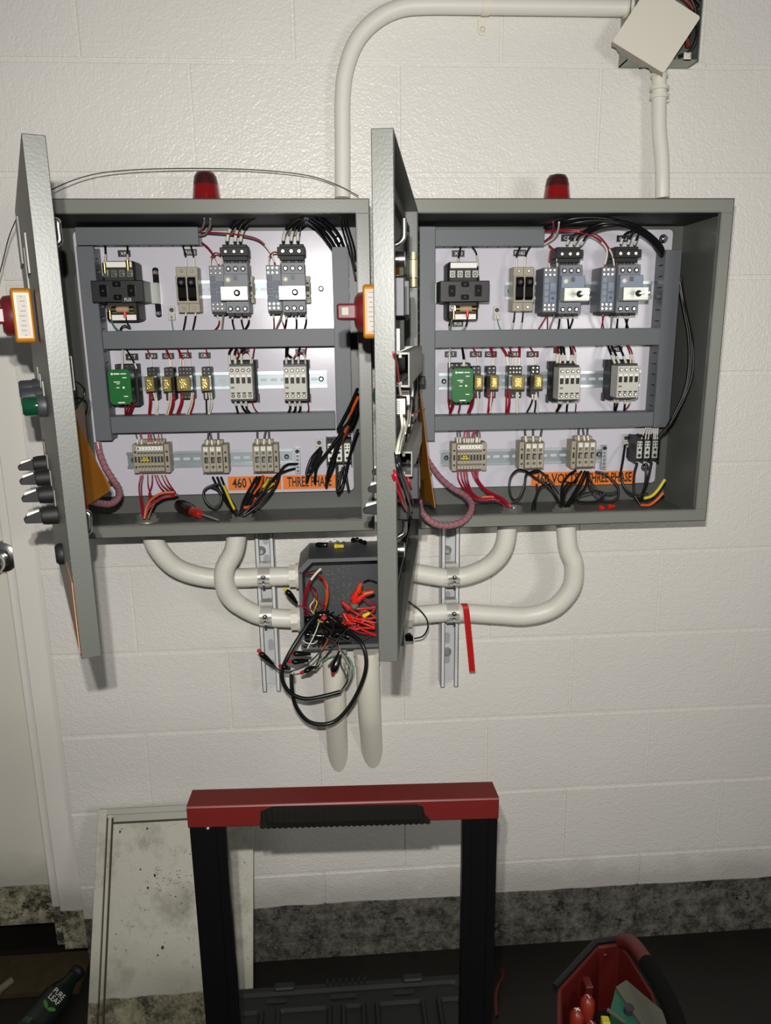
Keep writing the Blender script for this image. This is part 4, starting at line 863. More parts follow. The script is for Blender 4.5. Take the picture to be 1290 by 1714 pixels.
WL('22', Mblk, [[(1225, 560, -70), (1232, 690, -70), (1262, 850, -78), (1300, 1080, -90), (1300, 1330, -100), (1250, 1560, -105), (1100, 1850, -105)], [(1235, 560, -70), (1250, 700, -70), (1290, 900, -80), (1335, 1150, -95), (1325, 1400, -105), (1230, 1640, -108), (1095, 1860, -108)], [(1228, 600, -70), (1262, 800, -75), (1315, 1050, -90), (1318, 1300, -100), (1280, 1500, -105), (1180, 1740, -108), (1060, 1880, -110)]],
   'long black cable bowing along the right cabinet side wall', 'bowed black cables, right cabinet', .0034, '')
# --- right cabinet, relay row
WL('23', Mwht, [[(295, 110, -55), (292, 200, -80), (292, 310, -92)]], 'pale wire entering the green relay of the right cabinet', 'pale relay wire, right', .0019, '')
WL('23', Mblk, [[(405, 105, -55), (420, 220, -80), (420, 300, -92)], [(412, 105, -55), (432, 220, -80), (432, 300, -92)]], 'black wire entering the green relay of the right cabinet', 'black relay wires, right', .0015)
WL('23', Mred, [[(503, 105, -55), (545, 190, -65), (563, 290, -68)], [(668, 105, -55), (688, 200, -65), (692, 290, -68)], [(682, 105, -55), (705, 200, -65), (708, 290, -68)], [(768, 105, -55), (818, 190, -65), (835, 290, -68)], [(778, 105, -55), (832, 190, -65), (845, 290, -68)], [(852, 105, -55), (880, 200, -65), (884, 290, -68)], [(940, 105, -55), (945, 200, -65), (940, 290, -68)], [(955, 105, -55), (952, 200, -65), (948, 290, -68)], [(1040, 105, -55), (1090, 190, -65), (1100, 285, -68)]],
   'thin red wire dropping to an amber relay in the right cabinet', 'red wires above the relays, right cabinet', .0016)
WL('23', Mred, [[(282, 600, -90), (285, 660, -75), (298, 735, -58)], [(320, 615, -90), (312, 670, -75), (290, 735, -58)], [(335, 620, -90), (325, 680, -75), (302, 738, -58)], [(390, 628, -90), (388, 680, -75), (375, 735, -58)], [(505, 600, -90), (490, 660, -75), (460, 735, -58)], [(520, 590, -88), (510, 660, -75), (480, 735, -58)], [(530, 560, -85), (505, 640, -70), (470, 735, -58)], [(660, 520, -66), (662, 620, -64), (650, 735, -55)], [(700, 540, -66), (690, 620, -64), (660, 735, -55)], [(825, 520, -66), (825, 630, -64), (820, 735, -55)], [(845, 520, -66), (850, 630, -64), (830, 735, -55)], [(858, 545, -66), (858, 640, -64), (845, 735, -55)]],
   'red wire running from a relay down into the right cabinet duct', 'red wires below the relays, right cabinet', .0017, '')
WL('23', Mwht, [[(555, 535, -66), (560, 630, -64), (556, 735, -55)], [(685, 540, -66), (682, 630, -64), (668, 735, -55)], [(705, 540, -66), (692, 600, -64), (672, 735, -55)], [(922, 540, -66), (918, 630, -64), (926, 735, -55)], [(936, 540, -66), (934, 630, -64), (932, 735, -55)], [(1105, 540, -66), (1120, 640, -64), (1122, 735, -55)]],
   'white wire running from a relay down into the right cabinet duct', 'white wires below the relays, right cabinet', .0016, '')
WL('23', Mblk, [[(1075, 560, -66), (1062, 640, -64), (1018, 730, -55)], [(1095, 560, -66), (1100, 650, -64), (1090, 730, -55)]], 'black wire under the last amber relay in the right cabinet', 'black relay drop wires, right', .0018, 's')
WL('24', Mblk, [[(195, 80, -55), (210, 170, -80), (198, 262, -92)], [(215, 80, -55), (240, 170, -80), (245, 262, -92)], [(285, 80, -55), (300, 170, -80), (293, 262, -92)], [(622, 80, -55), (655, 170, -80), (695, 262, -92)], [(652, 80, -55), (700, 180, -80), (735, 260, -92)], [(720, 80, -55), (765, 180, -80), (795, 260, -92)]],
   'black wire entering the top of a right cabinet contactor', 'black wires above the contactors, right cabinet', .0023)
WL('24', Mred, [[(165, 80, -55), (175, 160, -80), (168, 258, -92)], [(180, 80, -55), (182, 160, -80), (178, 255, -92)], [(300, 80, -55), (335, 140, -80), (330, 260, -92)], [(310, 80, -55), (318, 170, -80), (345, 270, -92)], [(790, 80, -55), (825, 160, -80), (835, 268, -92)], [(805, 80, -55), (845, 160, -80), (858, 268, -92)]],
   'red wire above a right cabinet contactor', 'red wires above the contactors, right cabinet', .0016)
WL('24', Mblk, [[(185, 585, -92), (188, 640, -80), (165, 690, -60)], [(215, 590, -92), (200, 640, -80), (172, 690, -60)], [(270, 590, -92), (262, 640, -80), (258, 690, -60)], [(690, 575, -92), (690, 630, -80), (686, 680, -60)], [(718, 580, -92), (712, 630, -80), (700, 680, -60)], [(782, 585, -92), (780, 640, -80), (775, 682, -60)]],
   'black wire below a right cabinet contactor', 'black wires below the contactors, right cabinet', .0022, 's')
WL('24', Mred, [[(340, 590, -92), (342, 640, -80), (336, 690, -60)], [(830, 590, -92), (815, 640, -80), (782, 680, -60)]], 'thin red wire below a right cabinet contactor', 'red wires below the contactors, right cabinet', .0014, 's')
# --- right cabinet, terminal row
WL('25', Mblk, [[(385, 35, -55), (382, 110, -58), (385, 210, -62)], [(398, 35, -55), (410, 110, -58), (408, 210, -62)], [(560, 35, -55), (572, 110, -58), (560, 210, -62)], [(580, 35, -55), (580, 110, -58), (578, 210, -62)]], 'black wire above the eight-way block in the right cabinet', 'black wires above the eight-way block, right cabinet', .0016)
WL('25', Mred, [[(458, 35, -55), (448, 120, -58), (452, 210, -62)], [(475, 35, -55), (478, 120, -58), (470, 210, -62)], [(490, 35, -55), (498, 120, -58), (490, 210, -62)], [(560, 35, -55), (525, 120, -58), (515, 210, -62)], [(570, 35, -55), (545, 120, -58), (530, 210, -62)], [(592, 35, -55), (604, 120, -58), (596, 210, -62)]], 'red wire above the eight-way block in the right cabinet', 'red wires above the eight-way block, right cabinet', .0016)
WL('25', Mred, [[(388, 455, -62), (392, 540, -66), (450, 640, -85), (540, 725, -105), (640, 750, -115), (740, 730, -120)], [(415, 455, -62), (430, 550, -66), (480, 640, -85), (560, 720, -105), (650, 745, -115), (760, 740, -120)], [(445, 455, -62), (460, 560, -66), (505, 640, -85), (560, 700, -105), (640, 735, -115), (720, 720, -120)], [(470, 455, -62), (485, 560, -66), (520, 650, -85), (580, 715, -105), (700, 740, -115), (800, 750, -122)],
    [(520, 455, -62), (560, 550, -66), (640, 640, -85), (760, 700, -105), (860, 780, -125), (905, 815, -130)], [(545, 455, -62), (575, 540, -66), (650, 630, -85), (770, 700, -105), (880, 780, -125), (915, 815, -130)], [(565, 455, -62), (590, 550, -66), (680, 660, -85), (790, 730, -105), (870, 790, -125), (895, 815, -130)], [(580, 455, -62), (585, 540, -66), (640, 640, -85), (740, 720, -108), (850, 800, -125), (880, 815, -130)], [(720, 680, -100), (800, 710, -112), (880, 770, -125), (925, 812, -130)]],
   'red wire below the eight-way block in the right cabinet', 'red wires below the eight-way block, right cabinet', .0019, '')
WL('25', Morw, [[(625, 718, -110), (670, 712, -112), (740, 715, -115)]], 'short orange wire among the red ones in the right cabinet', 'orange wire, right cabinet', .0026, '')
WL('25', Mblk, [[(1040, 30, -55), (1048, 100, -58), (1062, 190, -62)], [(1122, 30, -55), (1125, 100, -58), (1128, 190, -62)], [(1215, 30, -55), (1200, 110, -58), (1190, 190, -62)]], 'black wire above the middle terminal block in the right cabinet', 'black wires above the middle block, right cabinet', .0022)
WL('26', Mblk, [[(475, 75, -55), (472, 140, -58), (478, 225, -62)], [(508, 75, -55), (518, 140, -58), (530, 225, -62)], [(555, 75, -55), (552, 140, -58), (568, 225, -62)]], 'black wire above the last terminal block in the right cabinet', 'black wires above the last block, right cabinet', .0022)
WL('25', Mblk, [[(1180, 470, -62), (1100, 480, -75), (1040, 455, -85), (970, 450, -92), (910, 510, -98), (890, 600, -102), (905, 700, -104), (945, 745, -104), (1000, 700, -102), (1040, 590, -98), (1055, 500, -92), (1090, 470, -85)]], 'black cable loop hanging below the middle block of the right cabinet', 'hanging loop, right cabinet', .0024, '')
WL('26', Mblk, [[(20, 500, -75), (60, 520, -85), (180, 600, -100), (270, 700, -115), (315, 800, -130)], [(30, 490, -70), (110, 470, -85), (200, 540, -100), (295, 660, -112)], [(60, 530, -80), (180, 590, -95), (260, 680, -112), (310, 800, -130)], [(95, 590, -80), (95, 680, -90), (60, 770, -110), (55, 825, -125)], [(215, 590, -85), (130, 620, -92), (85, 720, -105), (80, 820, -125)], [(215, 600, -85), (250, 680, -100), (320, 800, -130)],
    [(450, 465, -65), (370, 520, -80), (320, 620, -100), (315, 790, -130)], [(500, 475, -65), (440, 560, -85), (360, 650, -105), (330, 790, -130)], [(530, 475, -65), (470, 600, -90), (400, 720, -112), (350, 795, -130)], [(550, 480, -65), (500, 590, -90), (430, 700, -110), (370, 790, -130)], [(450, 580, -80), (370, 590, -95), (330, 680, -110), (345, 790, -130)], [(560, 480, -65), (530, 620, -90), (440, 720, -112), (385, 790, -130)],
    [(560, 480, -65), (600, 620, -80), (700, 670, -90), (790, 670, -95), (830, 620, -95), (760, 540, -85), (680, 490, -75), (620, 480, -70)], [(545, 490, -65), (570, 620, -85), (640, 710, -98), (740, 750, -105), (820, 710, -105), (825, 620, -98), (740, 520, -85)], [(430, 715, -110), (520, 680, -105), (640, 660, -102), (700, 690, -102), (640, 750, -108), (500, 755, -115), (430, 715, -118)], [(570, 550, -75), (620, 620, -85), (720, 740, -100)]],
   'black cable coiling below the terminal blocks of the right cabinet', 'coiling black cables, right cabinet', .0022, '')
WL('26', Mblk, [[(890, 240, -45), (870, 380, -70), (852, 520, -90), (900, 640, -102), (990, 690, -108), (1100, 680, -110)], [(1000, 400, -80), (970, 520, -90), (975, 680, -105), (1030, 780, -115)], [(1080, 400, -80), (1075, 560, -90), (1045, 700, -105), (1020, 740, -112)], [(1130, 390, -80), (1095, 550, -92), (1060, 640, -102), (1040, 690, -110)]],
   'black cable hanging under the power block of the right cabinet', 'cables below the power block, right cabinet', .0026, '')
WL('26', Myel, [[(1250, 550, -112), (1190, 640, -112), (1130, 700, -112), (1060, 722, -112)]], 'yellow cable end curving towards the power block of the right cabinet', 'yellow cable end, right', .0036, '')
WL('26', Morw, [[(1235, 670, -114), (1180, 730, -114), (1110, 780, -114), (1030, 780, -114)]], 'orange cable end curving towards the power block of the right cabinet', 'orange cable end, right', .0034, '')
WL('26', Mwht, [[(1080, 85, -60), (1060, 130, -65), (1040, 190, -72)], [(1100, 85, -60), (1085, 130, -65), (1072, 190, -72)], [(1120, 85, -60), (1110, 130, -65), (1100, 190, -72)], [(1150, 85, -60), (1150, 130, -65), (1150, 190, -72)], [(1168, 85, -60), (1166, 130, -65), (1164, 190, -72)], [(1188, 85, -60), (1184, 130, -65), (1182, 190, -72)]],
   'white-sleeved wire end above the power block of the right cabinet', 'sleeved wires above the power block, right cabinet', .0014, '')
# --- wires on the middle door
def WD(D, m, lst, label, group, r=.0016, sl=''):
    for pts in lst:
        s = {'e': [(.68, .96)], 's': [(.04, .32)], 'm': [(.4, .7)], '': None}[sl]
        wire(m, [dp(D, p[0], p[1], p[2] / 1000) for p in pts], r, label, group, s)
WD(DM, Mred, [[(658, 590, 24), (664, 610, 24), (667, 640, 22), (671, 665, 20)]], 'red wire with white marker hanging out of the upper door duct', 'door duct red wire', .0017, 'e')
WD(DM, Mred, [[(713, 645, 30), (720, 655, 30), (722, 667, 30), (713, 680, 30), (700, 688, 28), (690, 695, 26)]], 'red and white wire looping right of the edge-on door', 'looping door wire', .0020, 'm')
WD(DM, Mwht, [[(671, 692, 22), (673, 715, 24), (668, 735, 26), (664, 758, 26)], [(674, 692, 22), (677, 715, 24), (671, 738, 26), (667, 758, 26)], [(684, 672, 22), (682, 700, 24), (677, 725, 26)], [(688, 670, 22), (686, 695, 24), (684, 712, 26)]], 'cream wire falling into the lower duct of the edge-on door', 'cream wires on the door', .0020)
WD(DM, Mred, [[(658, 782, 20), (663, 800, 24), (672, 825, 28), (680, 850, 28)], [(657, 795, 20), (665, 820, 24), (674, 843, 28), (680, 855, 28)], [(676, 797, 26), (682, 815, 30), (687, 830, 30), (692, 848, 28)], [(681, 795, 26), (686, 812, 30), (690, 826, 30)], [(684, 790, 26), (690, 808, 30), (692, 822, 30)], [(701, 838, 30), (703, 850, 30), (705, 862, 30)], [(700, 838, 30), (700, 848, 30), (704, 858, 30)]],
   'red wire bunched at the lower contact blocks of the edge-on door', 'red wires on the door', .0018)
WD(DM, Mblk, [[(662, 758, 24), (666, 785, 28), (676, 815, 30), (688, 855, 30)], [(665, 758, 24), (670, 785, 28), (680, 815, 30), (686, 862, 30)]], 'black wire bunched at the lower contact blocks of the edge-on door', 'black wires on the door', .0022)
dbox(DM, doorM, 'plug_connector', Mblackm, 706, 637, .008, .024, .036, .008)
# the left door's inside wiring
WL('32', Mblk, [[(505, 330, -420), (560, 345, -400), (605, 390, -380), (600, 450, -380), (570, 490, -390), (525, 522, -410)]], 'thin dark wire looping beside the opened left door', 'loop beside the left door', .0018, '')
WL('32', Mred, [[(575, 1060, -500), (600, 1150, -490), (625, 1240, -480), (635, 1290, -480)], [(565, 1080, -500), (592, 1190, -490), (618, 1280, -480)]], 'red wire at the inner lower edge of the left door', 'red wires at the left door', .0018, '')
def hose(pts, r, label):
    q = smooth(pts, 8); o = MB().tube(q, r, 12).build('spiral_hose', Mspiral); tag(o, label, 'cable')
    m = MB()
    for i in range(4, len(q) - 2, 3):
        d = (q[i + 1] - q[i]).normalized(); a = d.orthogonal().normalized(); b = d.cross(a); ring = [q[i] + d * (.0018 * math.sin(k * math.pi / 8)) + (a * math.cos(k * math.pi / 8) + b * math.sin(k * math.pi / 8)) * r * 1.03 for k in range(17)]
        m.tube(ring, .0005, 4)
    m.build('wrap_edge', Mbrown, o)
    return o
hose([PC('25', x, y, Y) for x, y, Y in ((5, 740, -290), (20, 830, -290), (60, 900, -285), (160, 975, -275), (290, 995, -260), (420, 960, -240), (505, 880, -215), (520, 790, -185), (455, 700, -150), (330, 625, -120), (210, 520, -90), (120, 400, -60), (60, 300, -50))], .0062, 'pink spiral-wrapped cable curling below the edge-on door')
hose([PC('32', x, y, Y) for x, y, Y in ((700, 770, -75), (715, 850, -80), (755, 950, -95), (810, 1040, -110), (852, 1110, -130), (845, 1175, -160), (790, 1215, -190), (710, 1210, -230), (640, 1190, -280))], .0065, 'pink spiral-wrapped cable curling beside the left door')
# amber document pockets
def sheet(pts, th, name, m, label, cat):
    pts = [Vector(p) for p in pts]; nn = (pts[1] - pts[0]).cross(pts[-1] - pts[0]).normalized() * th; k = len(pts)
    o = MB().add([p - nn for p in pts] + [p + nn for p in pts], [tuple(range(k - 1, -1, -1)), tuple(range(k, 2 * k))] + [(i, (i + 1) % k, k + (i + 1) % k, k + i) for i in range(k)]).build(name, m); return tag(o, label, cat)
sheet([P(703, 655, -.245), P(709, 700, -.26), P(717, 775, -.28), (P(728, 850, -.30)), P(716, 840, -.25), P(704, 830, -.225), P(702, 700, -.225)], .0008, 'document_pocket', Mamber, 'amber plastic pocket hanging at the hinge of the edge-on door', 'pocket')
sheet([P(137, 672, -.24), P(141, 690, -.26), P(146, 740, -.28), P(165, 780, -.28), P(184, 812, -.27), P(183, 822, -.27), P(160, 840, -.28), P(141, 848, -.33), P(128, 820, -.36), P(124, 690, -.36)], .0008, 'document_pocket', Mamber, 'amber plastic pocket hanging inside the left door', 'pocket')

# ------------------------------------------------------------------ things in and on the cabinets
def screwdriver(name, p0, p1, p2, rh, m1, m2, label, rs=.0028):
    """p0 butt of the grip, p1 where the shank starts, p2 tip"""
    t = thing(name, label, 'screwdriver', p0); p0 = Vector(p0); p1 = Vector(p1); p2 = Vector(p2); L = (p1 - p0).length
    MB().lathe(p0, p1 - p0, [(0, rh * .55), (L * .04, rh * .85), (L * .2, rh), (L * .55, rh * .95), (L * .68, rh * .72)], 18).build('grip', m1, t)
    MB().lathe(p0, p1 - p0, [(L * .68, rh * .72), (L * .74, rh * .62), (L * .92, rh * .78), (L, rh * .55)], 18).build('collar', m2, t)
    MB().cyl(p1, p2, rs, rs * .9, 10).build('shank', Msteel, t)
    return t
zf = ZB + .0285
q0 = PZ(299, 845, ZB + .020); q1 = PZ(335, 861, ZB + .018); q2 = PZ(367, 872, ZB + .0285)
screwdriver('screwdriver', q0, q1, q2, .0145, mat('dark_grip', '2a1413', .3), mat('red_grip', 'a3241d', .3), 'dark red screwdriver lying on the floor of the left cabinet')
def hub(u, v, z, label, r=.021):
    c = PZ(u, v, z); m = MB(); m.lathe((c.x, c.y, ZB + .002), (0, 0, 1), [(0, r * 1.25), (.004, r * 1.25), (.004, r), (.013, r), (.013, r * .8), (.003, r * .8)], 20)
    tag(m.build('conduit_locknut', Mgalv), label, 'conduit fitting')
hub(858, 852, ZB + .01, 'metal conduit hub with red wires in the right cabinet floor'); hub(944, 850, ZB + .01, 'metal conduit hub with black cables in the right cabinet floor')
hub(405, 864, ZB + .01, 'metal conduit hub with black cables in the left cabinet floor'); hub(245, 866, ZB + .01, 'metal conduit hub with red wires in the left cabinet floor')
def wirenut(p, d, m, label, group, r=.0042, L=.020):
    p = Vector(p); o = MB().lathe(p, d, [(0, r * 1.15), (L * .2, r * 1.15), (L * .3, r), (L * .9, r * .72), (L, r * .5)], 10).build('wire_nut', m); return tag(o, label, 'wire nut', group)
wirenut(PZ(1017, 848, ZB + .007), (1, .1, 0), Mredb, 'orange-red wire nut on the right cabinet floor, pointing sideways', 'wire nuts on the right cabinet floor', .005, .016)
wirenut(PZ(1006, 850, ZB + .007), (.1, -1, .1), Mredb, 'orange-red wire nut on the right cabinet floor, seen end on', 'wire nut end on', .005, .010)
def beacon(u, v, vt, label):
    c = P(u, v, -.10); zt = P(u, vt, -.10).z; t = thing('warning_beacon', label, 'beacon', (c.x, -.10, ZT), 'red warning beacons'); r = .0255; h = zt - ZT
    MB().lathe((c.x, -.10, ZT), (0, 0, 1), [(0, r * 1.08), (.006, r * 1.08), (.008, r)], 28).build('base', Mblackm, t)
    MB().lathe((c.x, -.10, ZT), (0, 0, 1), [(.006, r), (h * .30, r * .99), (h * .62, r * .90)], 28).build('lens', Mlens, t)
    MB().lathe((c.x, -.10, ZT), (0, 0, 1), [(h * .62, r * .905), (h * .84, r * .80), (h * .95, r * .62), (h, r * .1)], 28).build('cap', Mlensd, t)
    m = MB()
    for k in range(28):
        a = 2 * math.pi * k / 28; x = c.x + math.cos(a) * r * .995; y = -.10 + math.sin(a) * r * .995; m.cyl((x, y, ZT + .008), (x - math.cos(a) * r * .05, y - math.sin(a) * r * .05, ZT + h * .34), .0009, n=4)
    m.build('rib_line', Mlens, t)
beacon(344, 307, 286, 'red beacon on top of the cabinet nearest the white door'); beacon(932, 312, 291, 'red beacon on top of the right-hand cabinet')

# ------------------------------------------------------------------ conduits, struts, junction boxes
def conduit(pts, r, name, label, cat='conduit', m=None, n=20, k=8):
    t = thing(name, label, cat, pts[0]); MB().tube(smooth(pts, k), r, n).build('tube', m or Mconduit, t); return t
def coll(t, p, ax, r, L, nm='compression_nut', n=8, m=None):
    p = Vector(p); MB().lathe(p, ax, [(0, r), (L, r)], n, smooth=n > 10).build(nm, m or Mwhm, t, bev=.0008)
RT = .0155
c1 = conduit([P(573, 331, -.030), P(573, 250, -.028), P(573, 165, -.028), P(579, 115, -.028), P(597, 68, -.028), P(628, 34, -.028), P(668, 14, -.028), P(715, 9, -.028), P(800, 9.5, -.028), P(930, 11, -.028), P(1052, 13, -.028)], RT, 'steel_conduit', 'white painted conduit bending from the left cabinet up to the twisted cover plate')
p = P(574, 324, -.030); coll(c1, (p.x, p.y, ZT + .001), (0, 0, 1), .0195, .010, n=16); p = P(1046, 12, -.028); coll(c1, p, (1, 0, 0), .0185, .012, n=16)
p = P(812, 9.5, -.028)
m = MB(); m.lathe(p - Vector((.007, 0, 0)), (1, 0, 0), [(0, RT + .0018), (.014, RT + .0018)], 20); m.prism([(p.x - .009, p.z - .012), (p.x - .009, p.z - .036), (p.x - .004, p.z - .042), (p.x + .004, p.z - .042), (p.x + .009, p.z - .036), (p.x + .009, p.z - .012)], 'y', -.0025, 0); m.build('pipe_strap', Mwhm, c1)
m = MB(); bolt(m, p.x, -.0025, p.z - .032, .0045, .004); m.build('strap_screw', Mwhm, c1)
c2 = conduit([P(1103, 110, -.032), P(1103, 160, -.032), P(1103, 215, -.034), P(1107, 262, -.040), P(1108, 300, -.045), P(1108, 331, -.045)], .0140, 'steel_conduit', 'short white conduit dropping from the twisted cover plate to the right cabinet')
for v in (145, 159): p = P(1103, v, -.032); coll(c2, p, (0, 0, -1), .0185, .007, n=16)
p = P(1103, 126, -.032); coll(c2, p, (0, 0, -1), .0165, .004, n=16); p = P(1108, 328, -.045); coll(c2, (p.x, p.y, ZT + .001), (0, 0, 1), .0185, .006, n=16)
p = P(1113, 168, -.012); m = MB(); m.box(p.x - .004, p.x + .007, -.018, 0, p.z - .004, p.z + .010); m.build('strap_tab', Mwhm, c2)
# wall box with the twisted cover
t = thing('pull_box', 'square steel pull box with wires behind its twisted white cover', 'junction box', P(1115, 60, 0))
a = P(1052, 60, -.048); b = P(1172, 60, -.048); zb = P(1140, 101, -.048).z; zt = zb + .150; x0, x1 = a.x, b.x; m = MB(); s = .0018; d = .048
m.box(x0, x1, -.001, -.003, zb, zt); m.box(x0, x0 + s, -.003, -d, zb, zt); m.box(x1 - s, x1, -.003, -d, zb, zt); m.box(x0, x1, -.003, -d, zb, zb + s); m.box(x0, x1, -.003, -d, zt - s, zt)
m.build('box_body', Mgalv, t)
m = MB(); m.box(x1 - .030, x1 - .016, -d, -d + .002, zb, zb + .014); bolt(m, x1 - .022, -d, zb + .009, .004, .003); m.build('cover_lug', Mwhm, t)
pl = [P(1024, 70, -.052), P(1110, 123, -.060), P(1172, 29, -.062), P(1087, -26, -.054)]
nn = (pl[1] - pl[0]).cross(pl[3] - pl[0]).normalized() * .0016; c0 = sum(pl, Vector()) / 4; R1 = []
for i in range(4):
    A_, B_, C_ = pl[i - 1], pl[i], pl[(i + 1) % 4]; e1 = (A_ - B_).normalized() * .006; e2 = (C_ - B_).normalized() * .006
    for k in range(5): tt = k / 4; R1.append(B_ + e1 * (1 - tt) ** 2 + e2 * tt ** 2)
m = MB(); K = len(R1); m.add([p + nn for p in R1] + [p - nn for p in R1], [tuple(range(K)), tuple(range(2 * K - 1, K - 1, -1))] + [(i, K + i, K + (i + 1) % K, (i + 1) % K) for i in range(K)])
cv = m.build('twisted_cover_plate', Mwhm, t); cv['label'] = 'white cover plate hanging askew'
m = MB(); e = (pl[1] - pl[0]); 
rim = [pl[0] + e * (i / 14) + Vector((.003 * math.sin(i * 2.1) * (i not in (0, 14)), .004, -.006 - .007 * abs(math.sin(i * 1.7)) * (2 < i < 9))) for i in range(15)]
m.add([pl[0] + e * (i / 14) + Vector((0, .003, .001)) for i in range(15)] + rim, [(i, i + 1, 16 + i, 15 + i) for i in range(14)]); m.build('torn_paint_skin', mat('torn_paint', '7d776b', .8), t)
def loose(pts, m, r, label, group='', name='wire'): return wire(m, [P(u, v, Y / 1000) for u, v, Y in pts], r, label, group or label, None, name=name)
loose([(1140, -15, -40), (1160, 5, -42), (1166, 40, -40), (1165, 65, -40), (1155, 85, -35), (1135, 95, -30)], Mblk, .0032, 'black cable curving behind the twisted cover plate')
loose([(1150, -15, -30), (1172, 8, -36), (1160, 25, -30), (1150, 60, -30), (1150, 78, -32)], Mblk, .0050, 'thick black cable packed behind the twisted cover plate')
loose([(1128, -12, -40), (1150, 3, -42), (1160, 16, -38)], mat('rust', '6a2a18', .5), .0040, 'rust-red wire at the top of the opened pull box')
wirenut(P(1151, 76, -.040), (-.3, -.5, .2), mat('dull_red', '7a2f2a', .5), 'dull red wire nut behind the twisted cover plate', 'pull box wire nut')
# struts
def strut(ua, ub, va, vb, label):
    xa = P(ua, (va + vb) / 2, -.041).x; xb = P(ub, (va + vb) / 2, -.041).x; xc = (xa + xb) / 2; w = .0206; zb = P(ua, vb, -.04).z; zt = ZB - .002
    t = thing('strut_channel', label, 'strut', (xc, 0, zb)); m = MB(); q = .0025
    m.box(xc - w, xc + w, -q, 0, zb, zt)
    for s in (-1, 1):
        m.box(xc + s * w, xc + s * (w - q), -.041, -q, zb, zt); m.box(xc + s * w, xc + s * (w - .0095), -.041, -.0385, zb, zt); m.box(xc + s * (w - .0095), xc + s * (w - .0075), -.041, -.034, zb, zt)
    m.build('channel', Mstrut, t, bev=.0006); z = zt - .012; k = 0; sl = MB()
    while z > zb + .02:
        sl.prism(rpoly(xc - .0065, xc + .0065, z - .014, z + .014, .0062), 'y', -q - .0003, -q); z -= .0508
    sl.build('slots', mat('slot_shade', 'a9adb0', .5), t)
    return t, xc
sL, xsL = strut(430, 465, 880, 1158, 'white strut channel on the wall left of the grey junction box')
sR, xsR = strut(737, 769, 880, 1150, 'white strut channel on the wall right of the grey junction box')
for (t, u, v) in ((sL, 437, 922), (sR, 748, 921), (sR, 748, 1091)):
    p = P(u, v, -.006); m = MB(); bolt(m, p.x, -.003, p.z, .0085, .012); m.build('anchor_bolt', mat('strut_bolt', 'b9bcbb', .35, metal=.6), t)
RL = .0205
YC = -.068
f1 = [Vector((P(252, 893, -.10).x, -.098, ZB - .002)), P(262, 915, -.096), P(295, 950, -.085), P(345, 966, -.074), P(400, 967, -.068), P(450, 965, YC), P(497, 964, YC)]
f2 = [Vector((P(400, 893, -.10).x, -.108, ZB - .002)), P(392, 920, -.112), P(377, 950, -.116), P(376, 978, -.112), P(390, 1004, -.096), P(420, 1024, -.078), P(450, 1033, YC), P(500, 1036, YC)]
f3 = [Vector((P(850, 890, -.10).x, -.10, ZB - .002)), P(843, 915, -.096), P(820, 945, -.085), P(785, 962, -.074), P(752, 967, -.068), P(720, 963, YC), P(690, 958, YC), P(660, 956, YC)]
f4 = [Vector((P(944, 888, -.10).x, -.10, ZB - .002)), P(950, 915, -.098), P(960, 945, -.094), P(955, 985, -.088), P(925, 1018, -.080), P(880, 1031, -.072), P(830, 1029, -.068), P(755, 1025, YC), P(680, 1031, YC), P(660, 1031, YC)]
cf = []
for f, lb in ((f1, 'white flexible conduit sweeping from the left cabinet to the upper inlet of the junction box'), (f2, 'white flexible conduit bending from the left cabinet to the lower inlet of the junction box'),
              (f3, 'white flexible conduit sweeping from the right cabinet to the upper inlet of the junction box'), (f4, 'white flexible conduit hooking from the right cabinet to the lower inlet of the junction box')):
    t = conduit(f, RL, 'flexible_conduit', lb, m=mat('flex_white', 'd7d5cb', .4, bump=.15, scale=90, var=.05, vscale=30)); cf.append(t); q = smooth(f, 8); m = MB()
    for i in range(2, int(len(q) * .62)):
        for g in (0, .5):
            p = q[i].lerp(q[i + 1], g); dd = (q[i + 1] - q[i]).normalized(); a = dd.orthogonal().normalized(); b = dd.cross(a); rg = [p + (a * math.cos(k * math.pi / 8) + b * math.sin(k * math.pi / 8)) * (RL + .0001) for k in range(17)]; m.tube(rg, .0006, 4, False)
    m.build('rib_line', mat('flex_white', ''), t); p = f[0]; coll(t, p, (0, 0, -1), RL * 1.08, .004, 'ring', 20)
JX0, JX1, JZ1, JZ0, JD = .3805, .602, -.969, -1.172, -.125
for t, u, v, s in ((cf[0], 490, 964, 1), (cf[1], 492, 1036, 1)):
    p = P(u, v, YC); coll(t, (JX0 - .022, YC, p.z), (1, 0, 0), RL * 1.28, .015, n=8); coll(t, (JX0 - .008, YC, p.z), (1, 0, 0), RL * 1.38, .0075, 'flange', 20)
for t, u, v in ((cf[2], 690, 958), (cf[3], 680, 1031)):
    p = P(u, v, YC); coll(t, (JX1 + .007, YC, p.z), (1, 0, 0), RL * 1.28, .015, n=8); coll(t, (JX1 + .0005, YC, p.z), (1, 0, 0), RL * 1.38, .0075, 'flange', 20)
